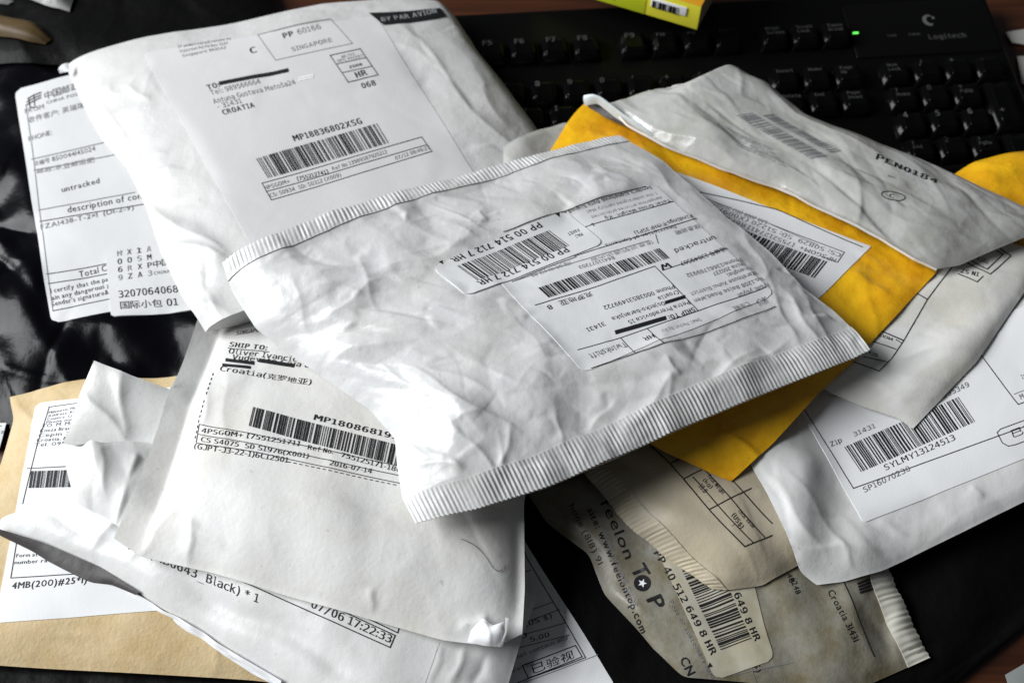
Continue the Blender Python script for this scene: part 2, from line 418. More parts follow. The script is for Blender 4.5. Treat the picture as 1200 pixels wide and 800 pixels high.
def text_geo(txt, bold=0.0, res=3, alt=False):
    """letters set one by one with even gaps"""
    key = ('S', txt, bold, res, alt)
    face = None if alt else FONT
    if key in _tc: return _tc[key]
    Vs, Ts, n, x = [], [], 0, 0.0
    capl = _raw('H', 0, res, face)[0][:, 1].max()
    for c in txt:
        if c == ' ': x += .42; continue
        latin = ord(c) < 0x500
        V, T = _raw('O' if c == '0' else c, 0, res, face if latin else None)
        if not len(V): x += .3; continue
        V = V.copy(); wd = V[:, 0].max()-V[:, 0].min()
        if latin: V /= capl
        elif c in '▲▮▯': V /= .73
        else:
            hh = V[:, 1].max()-V[:, 1].min(); V = (V-[0, V[:, 1].min()])/(hh+1e-9)*1.12-[0, .08]
        x0 = V[:, 0].min(); wd = V[:, 0].max()-x0
        k = 1 if alt and c != '0' else {'M': 1.25, 'W': 1.25, 'm': 1.3, 'w': 1.2, '0': .92 if not alt else .72, 'O': 1.15, 'C': 1.1, 'G': 1.1, 'i': .7, 'l': .6, 'r': .85, 't': .8, 'f': .8, 'j': .8, '1': .85, 'I': .75, '.': 1}.get(c, 1)
        V[:, 0] = (V[:, 0]-x0)*k+x; adv = wd*k+(.19 if latin else .13)
        if bold > 0:
            for dx, dy in ((0, 0), (.045, .015), (.022, -.015), (.07, 0)): Vs.append(V+[dx, dy]); Ts.append(T+n); n += len(V)
            adv += .06
        elif latin:
            for dx in (0, .02): Vs.append(V+[dx, 0]); Ts.append(T+n); n += len(V)
        else: Vs.append(V); Ts.append(T+n); n += len(V)
        x += adv
    r = (np.concatenate(Vs), np.concatenate(Ts)) if Vs else (np.zeros((0, 2)), np.zeros((0, 3), int))
    _tc[key] = r
    return r

class Print:
    def __init__(s, surf, off=.28, alt=False): s.s = surf; s.off = off; s.d = {}; s.alt = alt
    def add(s, P2, Fc, ink):
        """P2 in picture coordinates, Fc triangles"""
        if not len(Fc): return
        L = s.d.setdefault(ink, [[], [], 0]); L[0].append(np.asarray(P2, float)); L[1].append(np.asarray(Fc)+L[2]); L[2] += len(P2)
    def text(s, txt, p0, p1, up, ink='k', bold=0.0, res=2, cap=1.13):
        V, T = text_geo(txt, bold, res, s.alt)
        if not len(V): return
        x0, x1 = V[:, 0].min(), V[:, 0].max()
        X = (V[:, 0]-x0)/(x1-x0+1e-9); Y = V[:, 1]/cap
        p0 = np.array(p0, float); d = np.array(p1, float)-p0; up = np.array(up, float)
        s.add(p0+X[:, None]*d+Y[:, None]*up, T, ink)
    def line(s, pts, w=1.0, ink='k', dash=0, closed=False):
        pts = [np.array(p, float) for p in pts]
        if closed: pts.append(pts[0])
        for a, b_ in zip(pts[:-1], pts[1:]):
            d = b_-a; L = np.linalg.norm(d)
            if L < .01: continue
            d /= L; nrm = np.array([-d[1], d[0]])*w/2
            n = max(1, int(L/5)); t = np.linspace(-w/2/L, 1+w/2/L, n+1)
            if dash:
                n = int(L/dash); 
                for k in range(n):
                    c0 = a+d*(k*dash); c1 = c0+d*dash*.55
                    s.add([c0+nrm, c1+nrm, c1-nrm, c0-nrm], [[0, 1, 2], [0, 2, 3]], ink)
                continue
            P2 = np.concatenate([a+t[:, None]*(b_-a)+nrm, a+t[:, None]*(b_-a)-nrm]); k = np.arange(n)
            s.add(P2, np.concatenate([np.stack([k, k+1, k+n+2], -1), np.stack([k, k+n+2, k+n+1], -1)]), ink)
    def quad(s, q, ink='k', nx=6, ny=3):
        q = np.array(q, float); U, V = np.meshgrid(np.linspace(0, 1, nx+1), np.linspace(0, 1, ny+1)); U = U.ravel()[:, None]; V = V.ravel()[:, None]
        P2 = (1-U)*(1-V)*q[0]+U*(1-V)*q[1]+U*V*q[2]+(1-U)*V*q[3]
        f = gridfaces(ny+1, nx+1); s.add(P2, np.concatenate([f[:, [0, 1, 2]], f[:, [0, 2, 3]]]), ink)
    def bars(s, p0, p1, up, seed=1, n=60, ink=None, ny=5):
        ink = ink or 'b%d' % seed
        rng = random.Random(seed); p0 = np.array(p0, float); d = np.array(p1, float)-p0; up = np.array(up, float)
        ws = []; 
        for k in range(n): ws += [rng.choice((1, 1, 1, 2, 2, 3)), rng.choice((1, 1, 1, 2, 2, 3))]
        tot = sum(ws); x = 0
        for k, w_ in enumerate(ws):
            if k % 2 == 0:
                a = x/tot; b_ = (x+w_)/tot
                s.quad([p0+d*a, p0+d*b_, p0+d*b_+up, p0+d*a+up], ink, 1, ny)
            x += w_
    def build(s, parent, names={'k': 'printed_text', 'g': 'faded_print', 'p': 'pale_print', 'w': 'white_print'}):
        inks = {'k': M_ink, 'g': M_grey, 'p': M_pale, 'w': M_white}
        for q, (ink, (Ps, Fs, _)) in enumerate(s.d.items()):
            nm = 'barcode' if ink[0] == 'b' else names[ink]
            P2 = np.concatenate(Ps); Fc = np.concatenate(Fs)
            # refine long triangles so that print follows the sheet
            for _ in range(2):
                e = np.linalg.norm(P2[Fc]-P2[np.roll(Fc, -1, 1)], axis=-1); big = e.max(1) > 7
                if not big.any(): break
                keep = Fc[~big]; B = Fc[big]; eb = e[big].argmax(1); r = np.arange(len(B))
                a = B[r, eb]; b_ = B[r, (eb+1) % 3]; c = B[r, (eb+2) % 3]
                mid = (P2[a]+P2[b_])/2; mi = len(P2)+r; P2 = np.concatenate([P2, mid])
                Fc = np.concatenate([keep, np.stack([a, mi, c], -1), np.stack([mi, b_, c], -1)])
            ij = s.s.inv(P2)
            ok = (ij[:, 0] > 0)&(ij[:, 0] < s.s.n-1)&(ij[:, 1] > 0)&(ij[:, 1] < s.s.m-1)
            Fc = Fc[ok[Fc].all(1)]
            if not len(Fc): continue
            W = s.s.at(ij, (s.off+.10+.03*min(q, 3))/1000)
            v = W[Fc]; nz = np.cross(v[:, 1]-v[:, 0], v[:, 2]-v[:, 0])[:, 2] < 0
            Fc[nz] = Fc[nz][:, ::-1]
            me = mesh(nm, W, Fc)
            o = link(nm, me, parent, inks[ink] if ink in inks else M_ink)
            if nm in ('printed_text', 'faded_print', 'pale_print'): o['kind'] = 'stuff'

def ctr(S): return tuple(float(x) for x in S.base.reshape(-1, 3).mean(0)*[1, 1, 0]+[0, 0, float(S.base[..., 2].min())])
# ================================================================ the desk
def desk():
    m = bpy.data.materials.new('brown_wood'); m.use_nodes = True; nt = m.node_tree; N = nt.nodes; L = nt.links
    b = N['Principled BSDF']; b.inputs['Roughness'].default_value = .42
    tc = N.new('ShaderNodeTexCoord'); mp = N.new('ShaderNodeMapping'); mp.inputs['Scale'].default_value = (3, 45, 3)
    nz = N.new('ShaderNodeTexNoise'); nz.inputs['Scale'].default_value = 2.2; nz.inputs['Detail'].default_value = 9; nz.inputs['Distortion'].default_value = .6
    cr = N.new('ShaderNodeValToRGB'); e = cr.color_ramp.elements
    e[0].position = .3; e[0].color = (.014, .004, .0015, 1); e[1].position = .72; e[1].color = (.075, .025, .008, 1)
    x = e.new(.5); x.color = (.045, .013, .004, 1)
    L.new(tc.outputs['Object'], mp.inputs[0]); L.new(mp.outputs[0], nz.inputs['Vector']); L.new(nz.outputs[0], cr.inputs[0]); L.new(cr.outputs[0], b.inputs['Base Color'])
    bp = N.new('ShaderNodeBump'); bp.inputs['Strength'].default_value = .15; bp.inputs['Distance'].default_value = .001
    L.new(nz.outputs[0], bp.inputs['Height']); L.new(bp.outputs[0], b.inputs['Normal'])
    me = boxm('tabletop', (-.9, -.15, -.03), (.9, 1.3, 0), .003)
    tag(link('tabletop', me, None, m), kind='structure', label='brown wooden tabletop under the whole pile of mail')
desk()

def root(S, name, label, cat, group='parcels and mailers heaped on the desk'):
    return thing(name, ctr(S), label, cat, group)

# ---------------------------------------------------------------- black films at the bottom of the heap
S = Surf([(-40, 60, 3), (60, 45, 6), (180, 55, 6), (330, 40, 5)], [(330, 40, 5), (400, 300, 4), (380, 520, 4)],
         [(-60, 500, 2), (80, 505, 5), (230, 500, 5), (380, 520, 4)], [(-40, 60, 3), (-60, 250, 3), (-60, 500, 2)], T=12, step=1.6,
         crumple=[(60, 3.0, 38, 4, 80, 35)], facets=[(26, 3.2, 80, 2.0, .4), (10, .7, 70, 1.6, .6)], stiff=[([(12, 100), (175, 58), (240, 360), (58, 385)], .1)], und=(1.5, 60), seed=5, name='black left')
r = root(S, 'black_mailer', 'crinkled glossy black plastic mailer at the left with a postal customs label on it', 'mailer')
link('bag_film', S.mesh('bag_film'), r, M_black)
Q_S, Q_R = S, r

S = Surf([(545, 560, 3), (800, 540, 4), (1250, 545, 4)], [(1250, 545, 4), (1245, 700, 3), (1110, 810, 2)],
         [(480, 960, 2), (800, 930, 2), (1040, 872, 2), (1110, 810, 2)], [(545, 560, 3), (520, 720, 3), (480, 960, 2)], T=5, step=2.2,
         crumple=[(60, 1.0, 50, 5)], und=(1.2, 90), seed=9, name='black right')
r = root(S, 'black_mailer', 'flat black plastic mailer under the lower right, white customs form stuck on it', 'mailer')
link('bag_film', S.mesh('bag_film'), r, mat('matt_black_film', (.003, .003, .003), .5, .08, [(60, .5, .003)]))
R_S, R_R = S, r

S = Surf([(-80, 770, 1), (150, 775, 1), (330, 790, 1)], [(330, 790, 1), (330, 900, 1)], [(-80, 900, 1), (330, 900, 1)], [(-80, 770, 1), (-80, 900, 1)],
         T=2.5, step=2.5, crumple=[(30, 1.2, 30, 4)], seed=11, name='black bl')
r = root(S, 'black_mailer', 'strip of black plastic mailer showing under the tan envelope at the lower left edge', 'mailer')
link('bag_film', S.mesh('bag_film'), r, MATS['matt_black_film'])

# upper left clutter
S = Surf([(-90, -60, 8), (300, -60, 8)], [(300, -60, 8), (335, 60, 8)], [(-90, 70, 9), (40, 85, 9), (200, 80, 9), (335, 60, 8)], [(-90, -60, 8), (-90, 70, 9)],
         T=9, step=2, crumple=[(50, 1.6, 30, 5)], seed=21, name='black top', stiff=())
r = root(S, 'black_mailer', 'dull black plastic mailer behind the large white Singapore parcel, upper left', 'mailer')
link('bag_film', S.mesh('bag_film'), r, MATS['matt_black_film'])
S = Surf([(-60, 15, 12), (0, 25, 16), (45, 35, 16), (66, 58, 12)], [(66, 58, 12), (60, 66, 10)], [(-60, 60, 10), (0, 52, 12), (40, 62, 12), (60, 66, 10)], [(-60, 15, 12), (-60, 60, 10)],
         T=5, step=1.5, crumple=[(15, .8, 15, 4)], seed=3, name='yellow tl')
r = root(S, 'yellow_envelope', 'ochre yellow envelope edge poking out of the black film at the upper left corner', 'envelope')
link('paper_front', S.mesh('paper_front'), r, mat('ochre_kraft', (.07, .04, .008), .6, .4, [(70, .3, .0013)]))
S = Surf([(-60, -40, 14), (30, -30, 18), (92, -10, 16)], [(92, -10, 16), (86, 24, 12)], [(-60, -8, 10), (20, 0, 14), (60, 16, 14), (86, 24, 12)], [(-60, -40, 14), (-60, -8, 10)],
         T=8, step=1.5, crumple=[(30, 1.5, 20, 4)], seed=33, name='grey tl')
r = root(S, 'grey_mailer', 'small piece of shiny grey plastic mailer in the top left corner', 'mailer')
link('bag_film', S.mesh('bag_film'), r, mat('grey_film', (.30, .30, .29), .3, .5, [(70, .5, .002)]))
S = Surf([(-60, 2, 9), (0, 8, 10), (24, 18, 8)], [(24, 18, 8), (18, 22, 7)], [(-60, 22, 6), (18, 22, 7)], [(-60, 2, 9), (-60, 22, 6)],
         T=4, step=1.5, crumple=[(15, 1, 15, 4)], seed=34, name='grey tl2')
r = root(S, 'grey_mailer', 'narrow grey plastic fold at the left edge just above the ochre envelope', 'mailer')
link('bag_film', S.mesh('bag_film'), r, MATS['grey_film'])

# ---------------------------------------------------------------- postal label on the black mailer
S, r = Q_S, Q_R
lb = S.label('customs_label', [(17, 106), (170, 64), (222, 350), (60, 378)], M_label, r, 60, 80, r=.05)
P = Print(S, alt=True)
P.text('中国邮政', (53, 117), (94, 105), (-1.5, -9)); P.text('CHINA POST', (55, 123), (96, 112), (-.7, -4), 'g')
for k in range(3): P.line([(31+k, 124-k*4), (38+k, 120-k*4), (48, 115-k*3)], 1.4)
P.line([(34, 117), (36, 127), (43, 126)], 1.3); P.line([(40, 112), (41, 124)], 1.2)
P.text('FROM', (30, 134), (52, 128), (-.8, -6), 'g'); P.text('收件客户: 英瑞瑞兴', (34, 145), (108, 124), (-1, -7), 'g')
P.text('PHONE:', (34, 166), (61, 158), (-.8, -6), 'g')
P.line([(37, 187), (134, 165)], 1, 'g'); P.text('点编号 850044145024', (40, 195), (112, 177), (-.8, -6), 'g')
P.line([(40, 200), (140, 181)], 1, 'g'); P.text('邮政:水业邮运肥', (44, 204), (111, 190), (-.8, -6), 'g')
P.text('untracked', (73, 226), (117, 215), (-1, -7)); P.line([(46, 247), (158, 226)], 1, 'g')
P.text('description of content', (80, 250), (187, 229), (-1.2, -8)); P.line([(47, 260), (168, 240)], 1)
P.text('FZA1438-T-2×1  (D1-2-9)', (48, 269), (157, 246), (-1, -6), 'g')
P.line([(55, 322), (126, 309)], 1); P.text('Total Cost', (93, 325), (140, 314), (-1.2, -8)); P.line([(57, 333), (126, 321)], 1)
P.text('I certify that the parcel', (60, 344), (140, 327), (-1, -6)); P.text('ain any dangerous goods', (61, 352), (146, 333), (-1, -6))
P.text("Sender's signature&", (61, 359), (128, 345), (-1, -6)); P.line([(62, 364), (128, 351)], 1)
P.line([(31, 124), (40, 190), (47, 250), (62, 364)], .9, 'g')
P.build(lb)
lb2 = S.label('routing_sticker', [(124, 300), (240, 280), (262, 362), (131, 373)], M_label, r, 40, 30, r=.06, off=.6)
P = Print(S, .6)
for k, t in enumerate(('H X 1 A', '0 O S M', '6 R X P', '9 Z A 3')):
    for q, c in enumerate(t.split()):
        P.text(c, (138+q*11.5+k*.5, 301+k*9.6-q*1.7), (143+q*11.5+k*.5, 300+k*9.6-q*1.7), (-.6, -7), 'k' if (q+k) % 3 else 'g')
P.text('中国邮政', (180, 314), (222, 306), (-.7, -8)); P.text('CHINA POST', (181, 323), (218, 317), (-.5, -4), 'g')
P.text('3207064068', (140, 350), (209, 343), (-1, -9)); P.text('国际小包 01', (142, 363), (209, 358), (-1, -9))
P.build(lb2)

# ---------------------------------------------------------------- parcel with online shop print (lower right, lowest)
S = Surf([(612, 568, 8), (800, 535, 10), (985, 520, 10)], [(985, 520, 10), (1040, 668, 10), (1062, 722, 9), (1088, 771, 8)],
         [(765, 762, 7), (800, 795, 7), (870, 800, 8), (960, 815, 8), (1010, 806, 8), (1088, 771, 8)],
         [(612, 568, 8), (640, 612, 8), (690, 650, 8), (708, 700, 7), (745, 738, 7), (765, 762, 7)], T=9, step=1.3,
         crumple=[(20, .9, 25, 3)], facets=[(13, .9, 0, 1.2, .6), (5, .28, 0, 1, .6)], und=(.8, 45), seed=41, name='J')
r = root(S, 'beige_mailer', 'stained beige bubble mailer at the bottom right printed with a fashion shop address', 'mailer')
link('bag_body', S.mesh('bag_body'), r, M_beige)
S.strip('ribbed_seal', mat('pale_beige_seal', (.50, .49, .43), .45, .4), r, 'right', 13, 13, 40, .22)
P = Print(S, .05, alt=True)
P.text('feelon', (703, 588), (733, 655), (13, -6)); P.text('T', (738, 664), (746, 678), (19, -8), bold=.03); P.text('P', (757, 702), (764, 716), (19, -8), bold=.03)
cx, cy = 753, 682
ring = [(cx+10*math.cos(a)*1.0, cy+10*math.sin(a)) for a in np.linspace(0, 2*math.pi, 25)]
P.add([(cx, cy)]+ring, [[0, k, k+1] for k in range(1, 25)], 'k')
P.text('FASHION ONLINE SHOP', (699, 606), (742, 712), (6, -2.5), 'g'); P.text('site: www.feelontop.com', (688, 597), (752, 742), (8, -4), bold=.015)
P.text('hone (818) 91', (667, 592), (701, 662), (7, -3.5), 'k'); P.text('Customer service', (655, 585), (690, 660), (6, -3), 'g')
P.text('Post or customers name', (783, 705), (836, 800), (5, -3), 'g'); P.text('CN', (796, 772), (806, 792), (10, -5), bold=.012)
P.text('Croatia 31431', (970, 692), (1000, 752), (8, -4)); P.line([(988, 680), (1025, 768)], 1.2)
P.text('6248', (925, 678), (932, 697), (7, -3)); P.text('248', (918, 668), (925, 684), (7, -3))
for k in range(4): P.quad([(1004+k*1, 683+k*3.4), (1019+k*1.5, 677+k*3.4), (1020+k*1.5, 679.4+k*3.4), (1005+k*1, 685.4+k*3.4)])
P.text('$)', (882, 778), (886, 788), (8, -3)); P.line([(860, 790), (930, 775)], .8, 'g'); P.line([(878, 775), (886, 800)], .8, 'g')
P.build(r)
# star inside the round letter
P = Print(S, .12); st = []
for k in range(10):
    a = -math.pi/2+k*math.pi/5+.4; R_ = 5.5 if k % 2 == 0 else 2.3; st.append((cx+R_*math.cos(a), cy+R_*math.sin(a)))
P.add([(cx, cy)]+st, [[0, k+1, (k+1) % 10+1] for k in range(10)], 'w'); P.build(r)
lb = S.label('barcode_sticker', [(768, 640), (862, 610), (908, 772), (838, 796)], mat('cream_sticker', (.47, .45, .37), .5, .4, [(60, .3, .0012)], mottle=(38, (.38, .33, .2), .7)), r, 30, 50, r=.12)
P = Print(S)
P.text('PP 40 512 649 8 HR', (766, 647), (833, 768), (8, -4), bold=.01); P.text('PP 40 512 649 8 HR', (828, 632), (885, 751), (8, -3.5), bold=.01)
P.bars((786, 642), (845, 763), (37, -14), 7, 40); P.text('▲', (829, 782), (835, 780), (-1, -6)); P.build(lb)

# ---------------------------------------------------------------- cream bubble mailer with customs table
S = Surf([(655, 510, 14), (780, 460, 15), (900, 440, 15)], [(900, 440, 15), (945, 560, 15), (948, 660, 13)],
         [(832, 697, 12), (850, 699, 12), (890, 692, 13), (948, 660, 13)], [(655, 510, 14), (690, 562, 13), (735, 622, 12), (790, 668, 12), (832, 697, 12)], T=11, step=1.2,
         facets=[(18, .8, 60, 1.4, .6), (7, .25, 0, 1, .7)], und=(.8, 45), seed=51, name='K', puffp=3)
r = root(S, 'bubble_mailer', 'cream bubble mailer with rounded ribbed end and ruled customs table, under the pointed yellow corner', 'mailer')
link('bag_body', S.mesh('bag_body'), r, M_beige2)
S.strip('ribbed_seal', M_beige2, r, 'left', 9, 13, 46, .16, zig=.2)
P = Print(S, .05)
P.line([(765, 525), (785, 544), (801, 561), (831, 596), (872, 641), (905, 626)], 1.4)
P.line([(812, 559), (840, 590), (882, 636)], 1.2); P.line([(826, 551), (857, 585), (896, 628)], 1.2); P.line([(838, 542), (905, 612)], 1.2); P.line([(785, 544), (815, 529)], 1.3)
P.line([(801, 561), (840, 541)], 1.3); P.line([(831, 596), (880, 572)], 1.3); P.line([(765, 525), (740, 500)], 1.3)
P.text('10.0', (818, 570), (825, 578), (5, -4)); P.text('Total Weight', (828, 558), (846, 580), (4, -3)); P.text('(kg)', (823, 563), (832, 573), (4, -3))
P.text('(US$)', (857, 603), (868, 619), (5, -4)); P.text('Total value', (864, 598), (882, 618), (3.5, -3)); P.text('1', (857, 615), (858, 616), (4, -2)); P.text('10.0', (862, 594), (858, 598), (4, -4), 'g')
P.build(r)

# ---------------------------------------------------------------- white mailer with the long barcode, far right
S = Surf([(862, 500, 17), (1000, 410, 22), (1150, 345, 28), (1330, 290, 38)], [(1330, 290, 38), (1370, 420, 37), (1400, 480, 36)],
         [(954, 690, 14), (985, 686, 14), (1030, 672, 15), (1085, 644, 18), (1200, 588, 25), (1400, 480, 36)], [(862, 500, 17), (870, 555, 16), (905, 622, 15), (932, 676, 14), (954, 690, 14)], T=9, step=1.0, puffp=3,
         facets=[(16, .8, 50, 1.5, .5), (7, .25, 0, 1, .6)], stiff=[([(926, 462), (1300, 322), (1345, 480), (1012, 612)], .22)], und=(.6, 70), seed=61, name='O',
         creases=[(905, 560, 960, 640, 1.4, 6), (930, 560, 1000, 650, 1.2, 5, 's'), (960, 600, 1060, 625, -1.0, 5), (940, 640, 1030, 640, 1.0, 4, 's'), (890, 545, 930, 620, -1.3, 6),
                  (1030, 610, 1062, 626, 1.2, 4), (985, 630, 1000, 665, 1.0, 3, 's'), (1140, 570, 1152, 582, 1.2, 3, 's'), (1060, 655, 1200, 560, .6, 5, 's')])
r = root(S, 'white_mailer', 'white mailer at the right edge with a long barcode numbered SYLMY13124513', 'mailer')
link('bag_body', S.mesh('bag_body'), r, M_tyvek)
lb = S.label('address_label', [(926, 462), (1300, 322), (1345, 480), (1012, 612)], M_label2, r, 80, 50, r=.02)
P = Print(S)
P.line([(938, 474), (1000, 572), (1200, 500), (1300, 464)], 1.1); P.text('Zip', (974, 524), (987, 518), (-3, -6)); P.text('31431', (1001, 512), (1026, 501), (-2.5, -5.5), 'g')
P.bars((1009, 553), (1143, 494), (-20, -29), 3, 52); P.text('SYLMY13124513', (1038, 551), (1120, 515), (-3.5, -7)); P.text('SP16070230', (1013, 577), (1067, 551), (-3, -6.5), 'g')
P.text('79467895349', (1080, 479), (1136, 453), (-3, -6), 'g'); P.line([(1143, 408), (1188, 468), (1193, 474), (1240, 457)], 1.1); P.text('MALAYSIA', (1196, 468), (1230, 456), (-3, -6), 'g'); P.line([(1188, 462), (1240, 442)], .8, 'g')
rb = [(1172, 503), (1168, 507), (1174, 519), (1181, 523), (1190, 521), (1250, 498), (1240, 478), (1180, 500)]
P.line(rb, 1, closed=True); P.text('已验视', (1186, 513), (1228, 497), (-3, -9)); P.text('Item', (1198, 444), (1210, 440), (-3, -5), 'g')
P.build(lb)

# ---------------------------------------------------------------- translucent white mailer with pointed end
S = Surf([(1090, 262, 34), (1150, 275, 33), (1225, 296, 32)], [(1225, 296, 32), (1203, 338, 32), (1140, 430, 32), (1070, 502, 32)],
         [(945, 440, 30), (968, 458, 31), (1010, 476, 32), (1055, 491, 32), (1070, 502, 32)], [(1090, 262, 34), (1030, 330, 32), (945, 440, 30)], T=7, step=1.0,
         facets=[(14, .9, -20, 2.0, .5), (6, .25, 0, 1.2, .6)], und=(.5, 40), seed=71, name='N', puffp=3,
         creases=[(1040, 420, 1120, 405, 1.0, 4), (1060, 440, 1110, 450, .8, 4, 's'), (1010, 440, 1060, 470, .8, 4)])
r = root(S, 'white_mailer', 'thin white mailer under the yellow envelope whose corner points down onto the long barcode', 'mailer')
link('bag_body', S.mesh('bag_body'), r, mat('thin_white_mailer', (.74, .74, .72), .4, .5, [(80, .3, .0012), (700, .2, .0003)], mottle=(26, (.56, .52, .40), .5)))
P = Print(S, .05)
P.line([(1119, 308), (1086, 352), (1059, 399), (1045, 420), (1030, 435), (1001, 424), (970, 410)], 1.2); P.line([(1074, 346), (1086, 352)], 1.2); P.line([(1027, 386), (1059, 399)], 1.4)
P.line([(1057, 402), (1050, 398)], 1); P.line([(1012, 418), (1040, 424)], 1); P.line([(1022, 400), (1050, 409)], 1); P.text('MOUSE', (1046, 396), (1024, 389), (-1, 4)); P.text('Qty', (1029, 415), (1018, 411), (-1, 4))
P.line([(1123, 321), (1144, 332), (1151, 325)], 1.2); P.text('IN SZ', (1147, 320), (1127, 314), (-2, 6), bold=.012)
P.line([(1128, 303), (1160, 322), (1185, 299), (1172, 290)], 1.3); P.line([(1130, 299), (1157, 315), (1176, 297), (1168, 292)], 1.3); P.text('TOTAL', (1160, 304), (1144, 298), (-2, 5))
P.build(r)

# ---------------------------------------------------------------- yellow envelope at the right edge
S = Surf([(1112, 208, 26), (1140, 190, 28), (1180, 180, 28), (1300, 170, 26)], [(1300, 170, 26), (1300, 300, 22)], [(1165, 272, 24), (1195, 292, 24), (1300, 300, 22)], [(1112, 208, 26), (1165, 272, 24)], T=8, step=1.5,
         crumple=[(25, 1.1, 25, 4)], seed=77, name='S', facets=[(16, .9, 0, 1.4, .4)])
r = root(S, 'yellow_envelope', 'bright yellow padded envelope showing behind the grey mailer at the right edge', 'envelope')
link('paper_front', S.mesh('paper_front'), r, M_yellow)

# ---------------------------------------------------------------- kraft envelope, lower left
S = Surf([(12, 466, 9), (50, 458, 10), (96, 452, 10), (460, 440, 10)], [(460, 440, 10), (440, 650, 8), (420, 812, 6)],
         [(-120, 768, 6), (0, 780, 6), (150, 788, 6), (300, 797, 6), (420, 812, 6)], [(12, 466, 9), (17, 492, 8), (0, 545, 7), (-50, 640, 7), (-120, 768, 6)], T=8, step=1.3,
         facets=[(28, .9, 20, 1.5, .5)], stiff=[([(42, 473), (330, 440), (330, 705), (-6, 730)], .3)], und=(.8, 60), seed=81, name='F', creases=[(15, 465, 40, 500, 1.6, 4), (60, 458, 75, 470, .8, 3), (40, 735, 120, 750, .7, 4), (260, 745, 250, 790, .8, 4)])
r = root(S, 'kraft_envelope', 'tan kraft paper envelope at the lower left with a white address label lying on it', 'envelope')
link('paper_front', S.mesh('paper_front'), r, M_kraft)
lb = S.label('address_label', [(42, 473), (330, 440), (330, 705), (-6, 730)], M_label2, r, 80, 70, r=.02)
P = Print(S, alt=True)
P.line([(58, 477), (44, 520), (27, 590)], 1.1); P.line([(58, 477), (120, 468)], 1)
for k, t in enumerate(('Milanovic Marko', 'Address: Kneza', 'Country: Croatia', 'Phone number')):
    P.text(t, (57-k*1, 486+k*3.8-1), (98, 478+k*4.6-1), (1, -3.5), 'k' if k < 2 else 'g')
for k, t in enumerate(('TO: M. Marko', 'Kneza Branimira', 'Cepin 31431', 'Croatia, Europe', 'Tel. 095 8461')):
    P.text(t, (49-k*2.1, 501+k*5.6), (98, 496+k*6.0), (1.2, -4.6))
P.line([(32, 549), (95, 546)], 1); P.bars((34, 572), (110, 570), (3, -20), 12, 42)
P.line([(20, 633), (13, 677), (100, 672)], 1.1); P.text('Form attached', (19, 653), (66, 650), (.8, -5)); P.text('number rate', (17, 661), (64, 658), (.8, -5)); P.text('4MB(200)#25*1)', (14, 690), (102, 683), (1.3, -8.5), bold=.012)
P.build(lb)
# slip of paper peeping out at far left
S = Surf([(-30, 497, 3), (9, 497, 4)], [(9, 497, 4), (0, 525, 4)], [(-40, 528, 3), (0, 525, 4)], [(-30, 497, 3), (-40, 528, 3)], T=.5, step=1.5, name='slip', maxlift=20)
r = root(S, 'paper_slip', 'sliver of white ruled paper at the left edge beside the tan envelope', 'paper')
link('paper_sheet', S.mesh('paper_sheet'), r, M_label); P = Print(S, .05); P.line([(-20, 499), (7, 499), (0, 522)], .9); P.text('18', (1, 508), (5, 508), (.3, -4)); P.build(r)

# ---------------------------------------------------------------- customs form on the flat black mailer
S = R_S
lb = S.label('customs_form', [(470, 600), (602, 612), (720, 802), (560, 900)], M_label2, R_R, 50, 70, r=.02)
P = Print(S)
P.line([(606, 618), (617, 652), (686, 771), (620, 795), (580, 812)], 1.1)
for a, b_ in (((590, 680), (622, 667)), ((590, 728), (648, 706)), ((590, 741), (655, 715)), ((590, 752), (662, 731)), ((580, 768), (667, 745))): P.line([a, b_], .8)
P.text('(US $)', (616, 736), (647, 725), (-1.6, -6)); P.text('5.00', (588, 757), (618, 748), (-1.6, -6)); P.text('5.00', (622, 754), (644, 747), (-1.6, -6))
P.text('does not contain any', (585, 782), (666, 749), (-1.5, -4.5), 'g'); P.text('regulations', (590, 793), (626, 780), (-1.5, -4.5), 'g')
P.line([(612, 781), (674, 757), (682, 770), (619, 795)], 1.2, closed=True); P.text('已验视', (624, 790), (673, 771), (-2.5, -10))
P.line([(614, 800), (700, 768)], .8, 'g')
P.build(lb)
# ---------------------------------------------------------------- opened white poly mailer, lower left
S = Surf([(76, 520, 22), (120, 512, 24), (200, 520, 24), (420, 590, 24), (630, 700, 18)], [(630, 700, 18), (612, 745, 18), (596, 800, 16), (570, 870, 14)],
         [(0, 622, 14), (55, 640, 13), (120, 668, 12), (170, 700, 13), (220, 733, 13), (300, 783, 13), (420, 850, 14), (570, 870, 14)],
         [(76, 520, 22), (80, 550, 23), (86, 580, 24), (45, 590, 20), (0, 608, 16), (0, 622, 14)], T=9, step=1.1, puffp=3,
         facets=[(20, .8, 25, 2.0, .5), (8, .2, 0, 1.2, .6)], und=(.5, 60), seed=91, name='G',
         creases=[(80, 560, 150, 640, 1.6, 8, 'g'), (120, 520, 125, 580, 2.0, 5), (100, 530, 160, 550, 1.0, 5, 's'), (150, 590, 110, 640, 1.6, 5), (190, 600, 150, 655, 1.0, 5, 's'), (60, 620, 200, 690, 1.2, 7), (60, 600, 260, 700, -1.4, 10),
                  (230, 690, 420, 790, -3.0, 14, 'g'), (520, 755, 505, 800, 1.0, 4, 's'), (545, 760, 530, 800, 1.8, 6), (570, 770, 555, 800, -1.5, 6)])
r = root(S, 'poly_mailer', 'torn open white poly mailer at the lower left with its flap standing up', 'mailer')
link('bag_body', S.mesh('bag_body'), r, M_tyvek)
G_S, G_R = S, r
